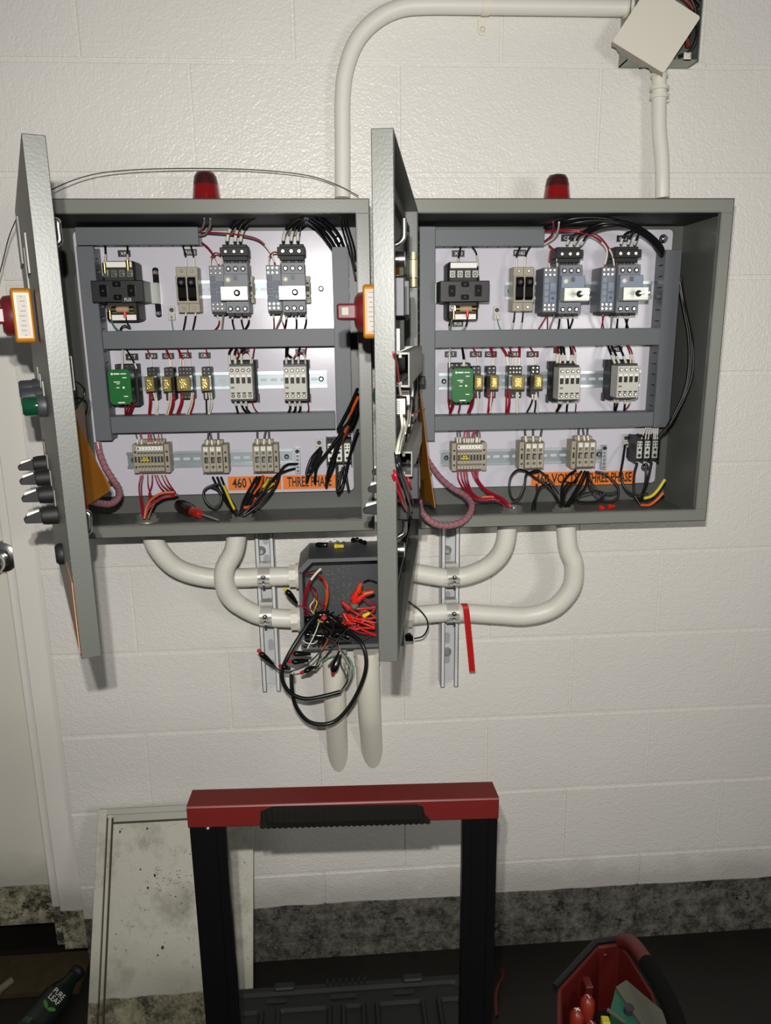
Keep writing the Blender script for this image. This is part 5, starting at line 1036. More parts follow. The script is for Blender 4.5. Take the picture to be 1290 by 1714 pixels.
for k, (st, xc, v, cy) in enumerate(((sL, xsL, 966, -.068), (sL, xsL, 1031, -.073), (sR, xsR, 966, -.068), (sR, xsR, 1026, -.068))):
    z = P(645, v, cy).z; z = P(440 if st is sL else 752, v, cy).z
    m = MB(); m.lathe((xc - .013, cy, z), (1, 0, 0), [(0, RL + .0022), (.026, RL + .0022)], 24)
    for s in (1, -1): m.box(xc - .012, xc + .012, cy - RL - .018, cy - RL + .004, z + s * .005 - .0012, z + s * .005 + .0012)
    m.box(xc - .013, xc + .013, cy + .012, -.036, z + RL - .004, z + RL + .006)
    o = m.build('pipe_clamp', mat('clamp_zinc', 'c9c8c0', .35, metal=.35), st); o['kind'] = 'stuff'
    m = MB(); m.cyl((xc, cy - RL - .012, z - .014), (xc, cy - RL - .012, z + .014), .003); m.cyl((xc, cy - RL - .012, z + .007), (xc, cy - RL - .012, z + .012), .0062, n=6); m.build('clamp_screw', Msteel, st)
# grey junction box
jb = thing('junction_box', 'open dark grey plastic junction box between the struts, stuffed with wires', 'junction box', ((JX0 + JX1) / 2, 0, JZ0))
ch = .022
def oct_(i): return [(JX0 + ch + i * .3, JZ1 - i), (JX0 + i, JZ1 - ch - i * .3), (JX0 + i, JZ0 + ch + i * .3), (JX0 + ch + i * .3, JZ0 + i), (JX1 - ch - i * .3, JZ0 + i), (JX1 - i, JZ0 + ch + i * .3), (JX1 - i, JZ1 - ch - i * .3), (JX1 - ch - i * .3, JZ1 - i)]
def lift(pl_, y): return [Vector((a, y, b)) for a, b in pl_]
def rectp(i): return [(JX0 + ch + i, JZ1 - i), (JX0 + i, JZ1 - ch - i), (JX0 + i, JZ0 + i + .001), (JX0 + i + .001, JZ0 + i), (JX1 - i - .001, JZ0 + i), (JX1 - i, JZ0 + i + .001), (JX1 - i, JZ1 - ch - i), (JX1 - ch - i, JZ1 - i)]
m = MB(); m.rings([lift(rectp(0), -.002), lift(rectp(0), JD), lift(rectp(.008), JD), lift(rectp(.009), JD + .004), lift(rectp(.009), -.010)], True, False); m.build('box_shell', Mjb, jb)
m = MB(); m.rings([lift(rectp(.0005), JD - .0005), lift(rectp(.0075), JD - .0005)], False, False); m.build('rim', Mjbt, jb)
m = MB()
for (x, z) in ((JX0 + .012, JZ1 - .030), (JX0 + .012, JZ0 + .010)): m.lathe((x - .007, JD - .0006, z), (0, -1, 0), [(0, .0022), (.0003, .0022)], 8)
m.build('slots', Mink, jb)
m = MB(); random.seed(3)
for k in range(70):
    u = random.choice((548, 556, 566, 575, 584)) + random.uniform(-2, 2); v = random.uniform(938, 1010); p = P(u, v, -.012); m.box(p.x - .0022, p.x + .0022, -.0108, -.010, p.z - .0003, p.z + .0003)
m.build('emboss', mat('emboss_grey', '7c7f80', .5), jb)
# pipes leaving the junction box into the wall
for (ps, r, lb) in (([P(558, 1088, -.068), P(559, 1140, -.068), P(561, 1185, -.056), P(563, 1218, -.030), P(565, 1252, .000), P(567, 1285, .03)], .0250, 'fat white pipe under the junction box, nearer the left strut, bending into the wall'),
                   ([P(614, 1088, -.068), P(616, 1140, -.066), P(618, 1190, -.050), P(620, 1220, -.026), P(622, 1250, .004), P(624, 1280, .034)], .0265, 'fat white pipe under the junction box, behind the edge-on door, bending into the wall')):
    t = conduit(ps, r, 'stub_pipe', lb, 'pipe', Mwhm); coll(t, ps[0] - Vector((0, 0, .010)), (0, 0, 1), r * 1.18, .010, n=10); coll(t, ps[0] - Vector((0, 0, .032)), (0, 0, 1), r * 1.08, .018, n=20)
# tape
pts = [P(776, 1010, -.085), P(779, 1016, -.093), P(781, 1030, -.0945), P(784, 1060, -.093), P(787, 1090, -.090), P(790, 1124, -.088)]
tag(MB().ribbon(smooth(pts, 4), (.0135, 0, 0), .0006).build('red_tape', Mtape), 'strip of red tape hanging from the lower right conduit', 'tape')

# ------------------------------------------------------------------ wires spilling from the junction box
random.seed(5)
def J(cr, m, lst, label, group, r=.0013, sl='', name='wire', n=6): 
    for pts in lst:
        Y = -130; out = []
        for p in pts:
            if len(p) > 2: Y = p[2]
            out.append(PC(cr, p[0], p[1], Y))
        s = {'e': [(.6, .98)], 's': [(.02, .3)], '': None}[sl]
        wire(m, out, r, label, group, s, n, name)
J('41', Mblk, [[(560, 620, -100), (470, 650, -125), (380, 770, -150), (295, 910, -170), (250, 1020, -176), (262, 1110, -176), (320, 1178, -172), (410, 1208, -168), (520, 1192, -162), (645, 1160, -158)]], 'thick black cable swinging down left of the junction box and ending near the pipe', 'thick cable one', .0044, '', 'heavy_cable', 12)
J('41', Mblk, [[(312, 1045, -168), (318, 1150, -172), (345, 1262, -168), (420, 1355, -162), (520, 1380, -156), (620, 1350, -152), (720, 1235, -150), (795, 1080, -150), (818, 960, -148), (795, 850, -140), (730, 780, -120), (620, 720, -95)]], 'thick black cable hanging lowest in a wide loop under the junction box', 'thick cable two', .0044, '', 'heavy_cable', 12)
J('41', Mgrn, [[(640, 1160, -158), (700, 1090, -158), (728, 1000, -156), (700, 930, -150), (640, 915, -146), (560, 930, -142), (480, 985, -150)], [(630, 1165, -158), (690, 1100, -158), (715, 1010, -156), (690, 950, -150)]], 'green wire curving off the end of the thick cable', 'green cable strands', .0014)
J('41', Mgry, [[(636, 1160, -158), (690, 1110, -160), (712, 1040, -158), (700, 970, -154), (650, 900, -148), (630, 840, -130)], [(640, 1165, -158), (685, 1090, -158), (700, 1030, -156), (660, 960, -150)]], 'grey wire curving off the end of the thick cable', 'grey cable strands', .0014)
J('41', Mblk, [[(645, 1160, -158), (690, 1080, -160), (650, 990, -150), (640, 930, -145)], [(510, 900, -135), (490, 960, -140), (470, 1000, -150)], [(470, 1010, -145), (560, 900, -140), (640, 790, -130), (720, 720, -125), (800, 700, -118)], [(290, 1025, -165), (380, 1000, -160), (470, 930, -145), (540, 850, -130), (600, 780, -115)], [(190, 975, -150), (230, 1015, -158), (290, 1028, -162), (350, 1010, -160)], [(640, 890, -135), (600, 940, -138), (560, 990, -145)],
    [(620, 830, -120), (640, 870, -130), (700, 950, -140), (690, 1060, -150)], [(650, 740, -120), (700, 715, -125), (780, 720, -120), (860, 745, -115)], [(640, 790, -118), (720, 826, -125), (800, 812, -122), (870, 765, -115)], [(700, 640, -112), (760, 700, -120), (870, 745, -115)], [(560, 690, -120), (640, 640, -128), (700, 600, -120)], [(800, 420, -50), (840, 405, -60), (890, 420, -60)], [(400, 440, -50), (385, 480, -90), (375, 540, -110), (400, 620, -120)]],
   'loose thin black wire spilling from the junction box', 'loose black wires, junction box', .0017)
J('41', Mbrown, [[(530, 790, -115), (590, 820, -128), (625, 870, -140), (635, 920, -145)], [(310, 1040, -165), (320, 1070, -168)], [(330, 1030, -162), (332, 1075, -168)]], 'brown wire among the spill of the junction box', 'brown wires, junction box', .0015)
J('41', Morw, [[(580, 770, -110), (545, 830, -128), (515, 880, -140)], [(495, 365, -90), (545, 420, -125), (558, 500, -130), (550, 570, -125), (530, 620, -110)], [(500, 372, -92), (535, 425, -125), (548, 500, -132), (540, 575, -125)]], 'orange wire arching in the left half of the junction box', 'orange wires, junction box', .0018)
J('41', Mwht, [[(470, 540, -110), (440, 580, -120), (450, 620, -115), (490, 650, -105)], [(500, 690, -110), (470, 770, -130), (420, 870, -145)], [(380, 800, -120), (410, 830, -130), (460, 835, -130), (495, 810, -122)], [(400, 640, -110), (365, 700, -112), (390, 770, -115)]], 'pale wire in the lower left of the junction box', 'pale wires, junction box', .0013)
J('41', Myel, [[(465, 530, -112), (485, 560, -118), (470, 600, -118), (460, 640, -110)], [(490, 675, -118), (520, 690, -120), (550, 685, -118)]], 'yellow wire in the lower left of the junction box', 'yellow wires, junction box', .0015)
J('41', Mred, [[(395, 365, -70), (430, 355, -100), (470, 345, -125), (510, 330, -135)], [(395, 378, -70), (450, 368, -100), (520, 400, -128), (548, 470, -132), (540, 560, -125), (500, 600, -115)], [(512, 325, -135), (450, 395, -138), (415, 470, -138), (400, 560, -130), (420, 640, -120)], [(512, 330, -135), (460, 390, -138), (425, 470, -138), (412, 560, -130), (432, 640, -120)], [(508, 335, -134), (445, 400, -136), (405, 480, -134), (390, 570, -128), (398, 640, -118)], [(400, 470, -90), (380, 520, -110), (382, 590, -120), (405, 650, -115)],
    [(440, 440, -80), (480, 480, -110), (470, 560, -118), (440, 590, -118)], [(355, 575, -132), (400, 590, -128), (470, 605, -125), (530, 570, -125), (545, 500, -128)], [(430, 430, -80), (470, 520, -110), (520, 560, -122), (545, 540, -124)], [(650, 640, -112), (690, 700, -125), (760, 760, -125), (880, 785, -115)], [(665, 630, -112), (720, 720, -126), (800, 770, -124), (885, 775, -115)], [(690, 640, -112), (740, 740, -122), (820, 765, -120), (885, 762, -112)], [(780, 520, -115), (830, 560, -118), (885, 575, -112)], [(800, 525, -115), (845, 548, -118), (885, 558, -112)]],
   'thin red wire bundled in the junction box', 'red wires, junction box', .0012)
J('41', Mwht, [[(512, 328, -136), (485, 355, -138), (462, 382, -139), (445, 405, -139)]], 'white marker sleeve over the red wires at the upper left of the junction box', 'white marker in junction box', .0026)
J('41', Mredb, [[(680, 600, -118), (760, 600, -125), (880, 590, -120)], [(700, 640, -120), (760, 670, -128), (880, 660, -120)], [(660, 625, -118), (700, 690, -126), (740, 700, -124)], [(700, 600, -115), (760, 635, -126), (800, 655, -126)], [(730, 690, -120), (790, 740, -122), (885, 780, -115)]], 'bright red wire in the right half of the junction box', 'bright red wires, junction box', .0022)
J('41', Mblk, [[(1073, 535, -110), (1120, 565, -112), (1180, 610, -115), (1225, 670, -115), (1232, 730, -115), (1200, 785, -112), (1140, 802, -108)], [(1073, 800, -100), (1050, 798, -95), (1035, 790, -90)]], 'black wire bowing out right of the edge-on door to a taped end', 'bowing wire right of junction box', .0017)
q = PC('41', 1105, 793, -106); tag(MB().prism([(q.x - .008, q.z - .007), (q.x + .009, q.z - .008), (q.x + .009, q.z + .002), (q.x + .002, q.z + .009), (q.x - .004, q.z + .007), (q.x - .009, q.z + .003)], 'y', -.112, -.100).build('taped_end', Mblackg, bev=.001), 'black taped wire end right of the edge-on door', 'wire end')
_x = []
for k in range(13):
    x, y = random.uniform(400, 620), random.uniform(640, 820); pts = [(x, y, -100)]
    a = random.uniform(-.4, 1.2)
    for j in range(4): a += random.uniform(-.9, .9); x += 62 * math.cos(a); y += 45 * math.sin(a); x = min(max(x, 395), 860); y = min(max(y, 600), 860); pts.append((x, y, -112 - 8 * j + random.uniform(-6, 6)))
    _x.append(pts)
J('41', Mblk, _x, 'black wire knotted in the lower half of the junction box', 'knotted black wires, junction box', .0019)
_x = []
for k in range(7):
    y = random.uniform(560, 720); pts = [(660 + random.uniform(-15, 25), y, -112)]
    for j in range(1, 4): pts.append((660 + 72 * j, y + random.uniform(-40, 60), -118 - random.uniform(0, 14)))
    _x.append(pts)
J('41', Mredb, _x, 'bright red wire crossing behind the wire nuts of the junction box', 'crossing red wires, junction box', .0020)
def splice(cr, nut, a, b, Y, m, label, rn=.0042, rb=.0058):
    """a taped splice with a coloured nut at its end"""
    n_ = PC(cr, *nut, Y); A = PC(cr, *a, Y - 4); B = PC(cr, *b, Y + 8); t = thing('taped_splice', label, 'wire splice', n_)
    d = (n_ - A).normalized(); MB().lathe(n_ - d * .008, d, [(0, rn), (.010, rn), (.013, rn * .8)], 12).build('wire_nut', m, t)
    q = smooth([n_ - d * .006, A, A.lerp(B, .5), B], 4); k = len(q); MB().tube(q, [rb * (.62 + .45 * math.sin(math.pi * min(1, (i + 1) / k * 1.1))) for i in range(k)], 9).build('tape_wrap', Mblackg, t)
RN = mat('nut_red', 'b5262a', .4); YN = mat('nut_yellow', 'd6c326', .4)
splice('41', (97, 888), (115, 910), (190, 975), -150, RN, 'taped black splice with red nut, farthest left, over the strut')
splice('41', (315, 899), (345, 903), (440, 905), -160, RN, 'upper of the two taped splices with red nuts below the junction box corner')
splice('41', (303, 955), (335, 958), (425, 950), -165, RN, 'lower of the two taped splices with red nuts below the junction box corner')
splice('41', (243, 988), (262, 992), (300, 1005), -172, RN, 'short taped splice with red nut resting on the thick cable')
splice('41', (388, 1030), (420, 1015), (465, 995), -165, RN, 'taped splice whose red nut points down left below the junction box')
splice('41', (593, 1032), (602, 1000), (645, 890), -150, RN, 'taped splice hanging nut down in front of the pipe', .0044, .0085)
splice('41', (532, 662), (555, 690), (600, 750), -150, RN, 'taped splice with red nut in the middle of the junction box', .0062, .0100)
splice('41', (276, 474), (292, 492), (348, 562), -140, YN, 'taped splice with yellow nut left of the junction box', .0042, .0062)
def blob(cr, pts, Y, r, label):
    o = MB(); q = smooth([PC(cr, x, y, Y) for x, y in pts], 4); k = len(q)
    o.tube(q, [r * (.6 + .45 * abs(math.sin(i * 1.3))) for i in range(k)], 9); tag(o.build('tape_wad', Mblackg), label, 'wire splice')
blob('41', [(480, 650), (540, 640), (600, 680), (640, 720)], -118, .0085, 'wad of black tape across the lower middle of the junction box')
blob('41', [(400, 770), (470, 780), (540, 785)], -125, .0065, 'wad of black tape low in the junction box, near its left edge')
blob('41', [(560, 750), (620, 770), (700, 790)], -110, .0090, 'wad of black tape low in the middle of the junction box')
blob('41', [(420, 660), (440, 700), (480, 690)], -105, .0070, 'small wad of black tape at the left edge of the junction box')
for (x, y, dx, dz, lb, mm) in ((690, 585, -.62, .75, 'big red wire nut pointing up left in the junction box', RN), (735, 515, .45, .8, 'red wire nut pointing steeply up, above the red wires', Mredb), (770, 530, .75, .65, 'red wire nut beside the steep one, tilted right', Mredb), (765, 470, .3, .95, 'orange-tipped wire nut at the top of the nut cluster', mat('nut_orange', 'c8451c', .4)), (815, 495, .9, .25, 'orange-tipped wire nut lying flat to the right', mat('nut_orange', '', .4)), (740, 540, .2, .9, 'red wire nut at the foot of the cluster', Mredb)):
    c = PC('41', x, y, -128); wirenut(c - Vector((dx, 0, dz)) * .006, (dx, -.25, dz), mm, lb, 'red wire nuts in the junction box', .0062, .024)
c = PC('41', 800, 650, -140); wirenut(c, (.8, -.2, .5), YN, 'yellow wire nut on the bright red wires', 'yellow nut', .0045, .016)
MBp = PC('41', 735, 575, -118); tag(MB().lathe(MBp, (0, -1, .1), [(0, .010), (.008, .009), (.011, .004)], 12).build('tape_wad', mat('mixed_tape', '5c6a55', .6)), 'greenish lump between the red wire nuts', 'wire splice')
# bits lying on top of the junction box
zj = JZ1 + .0055
def lay(u, v, z): return PZ(u, v, z)
tag(MB().lathe(lay(528, 912, zj), (1, -.12, 0), [(0, .004), (.006, .006), (.020, .0055), (.026, .005), (.027, .0045)], 10).build('wire_nut', Mblackg), 'black wire nut lying on top of the junction box, left', 'wire nut')
tag(MB().lathe(lay(560, 914, zj), (1, -.15, 0), [(0, .0058), (.004, .0058), (.005, .0046), (.018, .0040), (.020, .0036)], 10).build('wire_nut', YN), 'yellow wire nut lying on top of the junction box', 'wire nut')
tag(MB().tube(smooth([lay(588, 905, zj + .004), lay(596, 903, zj + .003), lay(604, 906, zj), lay(612, 909, zj - .001)], 4), [.002 + .004 * abs(math.sin(i)) for i in range(13)], 8).build('tape_wad', Mblackg), 'crumpled black tape on top of the junction box', 'tape')
for (u, v, lb) in ((549, 905, 'small screw on top of the junction box, nearer the black nut'), (561, 905, 'small screw on top of the junction box, above the yellow nut'), (572, 906, 'small screw on top of the junction box, nearer the crumpled tape')):
    c = lay(u, v, JZ1 + .003); m = MB(); m.cyl(c, c + Vector((.008, -.003, -.0015)), .0012, n=6); m.cyl(c - Vector((.001, 0, 0)), c, .003, n=8); tag(m.build('screw', Msteel), lb, 'screw', 'screws on the junction box')

# ------------------------------------------------------------------ thin springy wire over the left cabinet
wire(Mblk, [P(-12, 500, -.10), P(4, 440, -.11), P(14, 400, -.13), P(25, 372, -.16), P(40, 345, -.15), P(85, 318, -.12), P(140, 296, -.10), P(200, 286, -.085), P(300, 282, -.07), P(420, 284, -.06), P(510, 293, -.055), P(560, 308, -.05), P(600, 328, -.05)], .0010, 'thin dark springy wire arching above the cabinet nearest the white door', 'springy wire', None)

# ------------------------------------------------------------------ framed board leaning on the wall
bt = Vector((0, -.035, -1.592)); bb = Vector((0, -.300, -2.083)); up = (bt - bb).normalized(); nb = Vector((0, up.z, -up.y)) * -1
if nb.y > 0: nb = -nb
Lb = (bt - bb).length; bx0, bx1 = -.109, .248
Mb_ = Matrix((Vector((1, 0, 0)), nb, up)).transposed().to_4x4(); Mb_.translation = Vector((bx0, bb.y, bb.z))
bd = thing('leaning_panel', 'dirty white framed panel leaning on the wall behind the red handle', 'panel', (bx0, bb.y, bb.z))
w = bx1 - bx0
MB(Mb_).box(0, w, -.004, .004, 0, Lb).build('face', Mboard, bd)
m = MB(Mb_); m.box(0, .020, .004, .014, 0, Lb); m.box(.020, .031, .003, .006, 0, Lb); m.build('frame_stile', Mboard, bd, bev=.001)
m = MB(Mb_); m.box(.020, .0225, .0045, .0075, 0, Lb - .02); m.box(.031, .034, .004, .010, 0, Lb - .02); m.build('frame_groove', mat('groove_brown', '3c3022', .7), bd)
m = MB(Mb_); m.box(.0, w, .004, .013, Lb - .013, Lb); m.box(.034, w, .004, .0065, Lb - .030, Lb - .013); m.build('frame_rail', mat('rail_grey', 'a5a49a', .5), bd, bev=.001)
m = MB(Mb_); m.box(.034, w, .004, .0075, Lb - .034, Lb - .030); m.build('frame_groove', mat('groove_brown', '', .7), bd)
random.seed(21); m = MB(Mb_); 
for k in range(70):
    if k < 45: t_ = random.uniform(0, 1); x = .115 + .13 * t_; z = Lb - .155 + random.choice((-1, -.6, -.3, 0, .3, .6, 1)) * (.012 + .05 * t_) + random.uniform(-.003, .003)
    else: x = random.uniform(.05, w - .01); z = random.uniform(.25, Lb - .06)
    a = random.uniform(.0008, .003); b = random.uniform(.0006, .0014); m.prism([(x - a, z), (x, z - b), (x + a, z + b * .3), (x, z + b)], 'y', .0040, .0042)
for (x, z, r) in ((.118, Lb - .175, .0026), (.133, Lb - .150, .0028), (.155, Lb - .30, .0035), (.10, Lb - .135, .002), (.145, Lb - .315, .002), (.05, Lb - .052, .0025), (.112, Lb - .048, .0025)):
    m.prism([(x + r * math.cos(k), z + r * 1.2 * math.sin(k)) for k in (0, 1, 2, 3, 4, 5)], 'y', .0040, .0043)
m.build('paint_splatter', Mink, bd)['kind'] = 'stuff'

# ------------------------------------------------------------------ rolling toolbox with its red pull handle
tx = thing('rolling_toolbox', 'dark rolling toolbox with a tall red pull handle in front of the panel', 'toolbox', (.46, -.55, -2.085))
A = Vector((P(312, 1355, -.70).x, -.700, 0)); B = Vector((P(835, 1340, -.705).x, -.705, 0)); dz = P(835, 1337, -.705).z - P(312, 1352, -.70).z
zc = P(312, 1352, -.70).z
prof = [(.052, -.012), (.047, -.003), (.001, .0015), (-.0005, -.001), (.000, P(312, 1386, -.70).z - zc), (.004, P(312, 1388, -.70).z - zc - .001), (.040, P(312, 1388, -.70).z - zc)]
def barpt(e, py, pz): return Vector((e.x, e.y + py, zc + (dz if e is B else 0) + pz))
m = MB(); sec = lambda e, k=1.: [barpt(e, py, pz) for py, pz in prof]
ins = (B - A).normalized() * .002
m.rings([sec(A), sec(B)], True, False); m.build('handle_bar', Mtool, tx, bev=.0012, seg=2)
def onbar(u, v, Y): return P(u, v, Y)
g = MB(); n = 30; rs = []
ga = P(434, 1370, -.705); gb_ = P(720, 1362, -.705); zt_ = P(575, 1348, -.705).z - P(575, 1366, -.705).z; 
for i in range(n * 2 + 1):
    t_ = i / (n * 2); x = ga.x + (gb_.x - ga.x) * t_; z = ga.z + (gb_.z - ga.z) * t_; e = min(1, t_ / .08, (1 - t_) / .08); k = (.0012 if i % 2 else 0); h = zt_ * (.55 + .45 * e); y = -.7005
    rs.append([Vector((x, y, z + h)), Vector((x, y - .006 * e - k, z + h * .8)), Vector((x, y - .009 * e - k, z - .004)), Vector((x, y - .005 - k, z - .0150 - k)), Vector((x, y + .012, z - .0165 - k))])
g.rings(rs, True, False); g.build('rubber_grip', Mgrip, tx)
for (ua, ub) in ((318, 378), (774, 832)):
    xa = P(ua, 1400, -.700).x; xb = P(ub, 1400, -.700).x; zt_ = zc - .020
    m = MB(); m.box(xa, xb, -.698, -.690, -2.03, zt_); m.box(xa, xa + .014, -.700, -.690, -2.03, zt_); m.box(xb - .014, xb, -.700, -.690, -2.03, zt_); m.box(xa + .002, xb - .002, -.690, -.672, -2.03, zt_); m.build('handle_leg', Mtoold, tx, bev=.0015)
    m = MB(); bolt(m, (xa + xb) / 2, -.698, zt_ - .016, .0028, .003); m.build('rivet', Msteel, tx)
for (ua, ub) in ((352, 408), (778, 824)):
    pass
bx0_, bx1_, by0, by1, bz = .205, .700, -.668, -.385, -1.775
m = MB(); m.prism(rpoly(bx0_ + .006, bx1_ - .006, by0 + .004, by1 - .004, .02), 'z', -2.03, bz - .05); m.build('box_base', Mblackm, tx, bev=.004)
m = MB(); m.rings([[Vector((x, y, z)) for x, y in rpoly(bx0_ + i, bx1_ - i, by0 + i, by1 - i, .02)] for i, z in ((0, bz - .05), (0, bz), (.012, bz), (.016, bz - .006))], True, False); m.build('box_lid', Mtbox, tx, bev=.001)
for k, (xa, xb) in enumerate(((.225, .300), (.320, .430), (.445, .495), (.510, .610), (.630, .685))):
    m = MB(); m.rings([[Vector((x, y, z)) for x, y in rpoly(xa + i, xb - i, by0 + .03 + i, by1 - .045 - i, .006, 2)] for i, z in ((0, bz - .006), (.003, bz + .002), (.008, bz + .002), (.012, bz - .004))], True, False); m.build('lid_panel', Mtbox, tx)
for (xa, xb) in ((.300, .340), (.548, .590), (.425, .475)):
    MB().prism(rpoly(xa, xb, by1 - .034, by1 - .024, .003), 'z', bz - .004, bz - .0035).build('latch_slot', Mink, tx)
for xa in (.335, .590):
    MB().box(xa - .02, xa + .02, by1 - .012, by1 + .006, bz - .01, bz + .006).build('latch', Mtbox, tx, bev=.003)
for k in range(7):
    MB().box(.418 + k * .0125, .421 + k * .0125, by1 - .006, by1 + .003, bz - .005, bz + .006).build('hinge_rib', Mtbox, tx)
for x in (.235, .670):
    MB().cyl((x - .02, -.66, -2.045), (x + .02, -.66, -2.045), .040, n=24).build('wheel', Mblackm, tx)
MB().box(bx0_ + .02, bx1_ - .02, by0 + .02, by1 - .02, -2.085, -2.03).build('foot_rail', Mblackm, tx)

# ------------------------------------------------------------------ red tote with tools
zr = -1.875
rim = [PZ(u, v, zr) for u, v in ((932, 1655), (1000, 1580), (1036, 1575), (1050, 1592), (1092, 1660), (1112, 1714), (1108, 1790), (930, 1790))]
cx_ = sum((p.x for p in rim)) / 8; cy_ = sum((p.y for p in rim)) / 8
tt_ = thing('tool_tote', 'red open tool tote with a dark grip, on the dark floor at right', 'tote', (cx_, cy_, -2.085))
def tr(f, z): return [Vector((cx_ + (p.x - cx_) * f, cy_ + (p.y - cy_) * f, z)) for p in rim]
m = MB(); m.rings([tr(.80, -2.07), tr(1.0, zr), tr(.92, zr), tr(.74, -2.06)], True, False); m.build('tub', Mbag, tt_, bev=.003)
m = MB(); m.rings([tr(.81, -2.085), tr(.86, -2.03)], True, False); m.build('base', Mblackm, tt_)
m = MB(); q = [rim[0], rim[1], rim[2]]; m.tube([p + Vector((-.004, .004, .002)) for p in q], .007, 6); m.build('rim_trim', Mblackm, tt_)
hp = [PZ(1040, 1575, zr + .004), PZ(1058, 1580, zr + .035), PZ(1078, 1605, zr + .055), PZ(1105, 1650, zr + .065), PZ(1128, 1700, zr + .065), PZ(1138, 1750, zr + .05), PZ(1130, 1800, zr + .02)]
q = smooth(hp, 6); m = MB(); m.tube(q[:15], .0165, 12); m.build('carry_handle', Mbag, tt_)
m = MB(); m.tube(q[13:], .0180, 12); m.build('rubber_grip', Mgrip, tt_)
a = PZ(1012, 1600, zr - .03); m = MB(); m.box(a.x - .018, a.x + .03, a.y - .002, a.y + .012, zr - .06, zr - .005); m.build('latch_plate', Mblackm, tt_)
m = MB(); c = PZ(1012, 1597, zr - .02); m.lathe((c.x, c.y - .004, c.z), (0, -1, .3), [(0, .004), (.003, .002)], 10); m.build('rivet', Msteel, tt_)
m = MB(); c = PZ(980, 1640, zr - .03); m.box(c.x - .006, c.x + .012, c.y - .02, c.y + .01, c.z - .03, c.z); m.build('inner_rib', Mbag, tt_, bev=.002)
Mtl = mat('tool_red', '8a2c20', .35)
def tool(u, v, z, lb, mk):
    c = PZ(u, v, z); t = thing('screwdriver', lb, 'screwdriver', c, 'red screwdrivers in the tote'); d = Vector((.1, .25, 1)).normalized()
    MB().lathe(c - d * .085, d, [(0, .009), (.03, .013), (.06, .016), (.078, .0145), (.085, .008)], 18).build('grip', Mtl, t)
    R_ = Vector((1, 0, 0)); U_ = d.cross(R_).normalized() * -1
    k = MB()
    for sg in ((1, 1), (1, -1)) if mk == 'x' else ((.15, 1),):
        e = (R_ * sg[0] + U_ * sg[1]).normalized() * .006; k.tube([c + d * .0005 - e, c + d * .002, c + d * .0005 + e], .0011, 5)
    k.build('tip_mark', Mwhite, t)
    MB().cyl(c - d * .16, c - d * .085, .003, n=8).build('shank', Msteel, t)
tool(984, 1668, zr - .01, 'red screwdriver standing in the tote, its butt marked with a bar', 'i'); tool(966, 1690, zr - .02, 'red screwdriver standing in the tote, its butt marked with a cross', 'x')
tool(990, 1712, zr - .03, 'red screwdriver in the tote nearest the yellow tool end', 'i')
c = PZ(1013, 1706, zr - .02); m = MB(); pr_ = []; m.prism([(c.x - .009, c.y - .008), (c.x + .008, c.y - .010), (c.x + .010, c.y + .008), (c.x - .006, c.y + .011)], 'z', c.z - .10, c.z); o = m.build('yellow_tool', Myel, bev=.002); tag(o, 'yellow tool handle end standing in the tote', 'tool'); o.name = 'yellow_tool'
# teal instrument case
t = thing('instrument_case', 'teal and grey instrument case standing in the tote', 'case', PZ(1060, 1690, zr - .05))
p4 = [PZ(1030, 1652, zr + .005), PZ(1048, 1640, zr + .01), PZ(1118, 1700, zr + .01), PZ(1116, 1730, zr + .005), PZ(1090, 1740, zr + .003)]
m = MB(); m.rings([[p + Vector((0, 0, -.14)) for p in p4], p4], True, False); m.build('grey_cover', mat('cover_grey', '5c5c50', .6), t, bev=.004)
p5 = [PZ(1030, 1655, zr - .002), PZ(1020, 1695, zr - .01), PZ(1075, 1740, zr - .01), PZ(1090, 1735, zr - .002)]
m = MB(); m.rings([[p + Vector((0, 0, -.13)) for p in p5], p5], True, False); m.build('teal_body', Mtgreen, t, bev=.004)
for u, v, r in ((1052, 1692, .011), (1068, 1682, .012)):
    c = PZ(u, v, zr - .004); m = MB(); m.cyl(c - Vector((0, 0, .01)), c + Vector((0, 0, .010)), r, r * .9, 16); m.build('dial_knob', Mcharc, t)
m = MB(); a = PZ(1016, 1690, zr); b = PZ(1046, 1712, zr); m.ribbon([a, b], (.004, .006, 0), .004); m.build('edge_strip', mat('cover_grey', ''), t)
# red strap beside the handle leg
pts = [PZ(838, 1622, -2.07), PZ(842, 1632, -2.06), PZ(836, 1645, -2.06), PZ(830, 1665, -2.07), PZ(831, 1700, -2.08)]
tag(MB().ribbon(smooth(pts, 4), (.008, .002, .003), .003).build('red_strap', Mbag), 'short red strap on the floor beside the handle leg', 'strap')

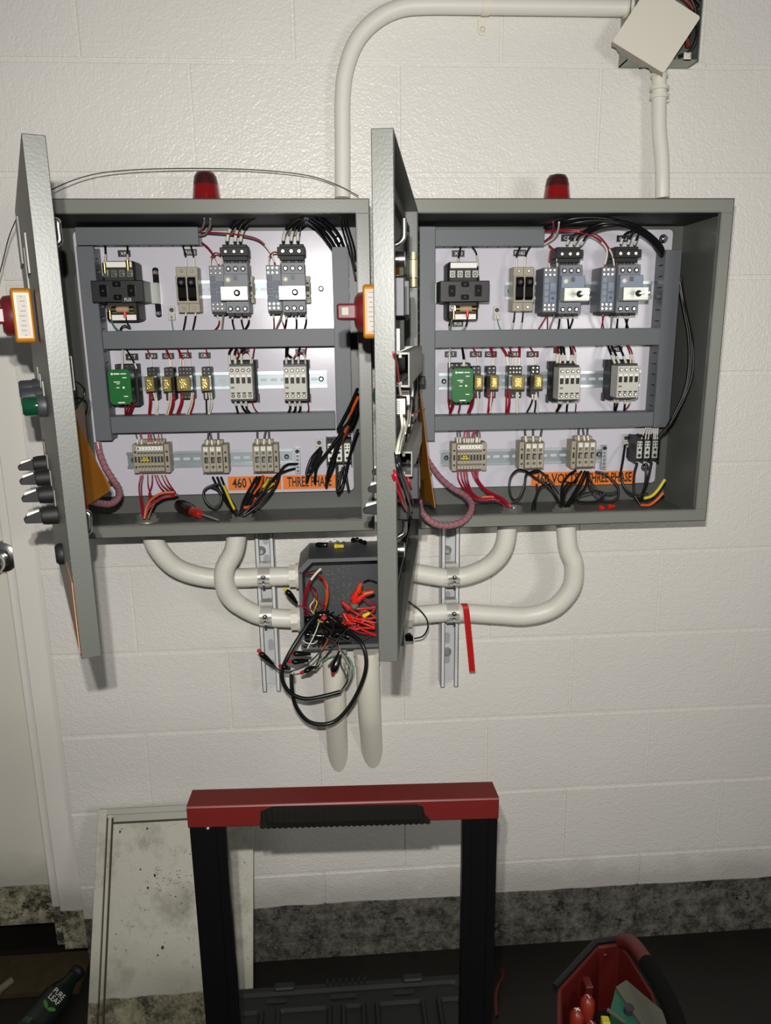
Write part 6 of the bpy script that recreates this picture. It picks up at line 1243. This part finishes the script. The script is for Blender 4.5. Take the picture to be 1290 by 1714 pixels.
# ------------------------------------------------------------------ bottle on the floor
zb_ = -2.085 + .034
p0 = PZ(40, 1735, zb_); p1 = PZ(131, 1625, zb_); d = (p1 - p0).normalized(); Lb_ = (p1 - p0).length; 
bo = thing('plastic_bottle', 'empty dark plastic drink bottle lying on the floor by the door', 'bottle', (p0 + p1) / 2)
MB().lathe(p0, d, [(0, .020), (.003, .030), (.010, .033), (Lb_ * .50, .033), (Lb_ * .60, .031), (Lb_ * .72, .023), (Lb_ * .84, .016), (Lb_ * .92, .0145)], 28).build('bottle_body', mat('bottle_plastic', '23332c', .08, trans=.35, coat=.3), bo)
MB().lathe(p0 + d * (Lb_ * .905), d, [(0, .0165), (.006, .0165), (.007, .018), (.018, .018), (.019, .016)], 20).build('bottle_cap', Mblackm, bo)
MB().lathe(p0 + d * (Lb_ * .12), d, [(0, .0334), (Lb_ * .44, .0334)], 28).build('bottle_label', mat('label_dark', '1c221f', .4), bo)
vw = (CAM - (p0 + p1) / 2); vw = (vw - d * vw.dot(d)).normalized(); sd = d.cross(vw).normalized() * -1
if sd.x < 0: sd = -sd
c = p0 + d * (Lb_ * .46) + vw * .0342
lettering('PURE', c + d * .010, .030, .013, Mlab, bo, right=sd, up=d); lettering('LEAF', c - d * .006, .030, .013, Mlab, bo, right=sd, up=d)
for k, s_ in enumerate((-1, 1)):
    cc = c - d * .026 + sd * s_ * .009; pp = [cc + (sd * s_ * (.009 * math.cos(a_)) + d * (.005 * math.sin(a_) + .004 * math.cos(a_))) for a_ in [i * math.pi / 5 for i in range(10)]]
    MB().add(pp + [p - vw * .0008 for p in pp], [tuple(range(10)), tuple(range(19, 9, -1))] + [(i, 10 + i, 10 + (i + 1) % 10, (i + 1) % 10) for i in range(10)]).build('leaf_print', mat('leaf_green', '3f7a33', .5), bo)
p = PZ(6, 1655, -2.07); tag(MB().tube(smooth([p + Vector((-.05, -.05, 0)), p + Vector((-.01, -.01, .004)), p + Vector((.012, .02, .004))], 5), [.012] * 6 + [.009] * 5, 10).build('plastic_scrap', mat('scrap', '6d6655', .6)), 'pale plastic scrap on the floor at the left edge', 'scrap')
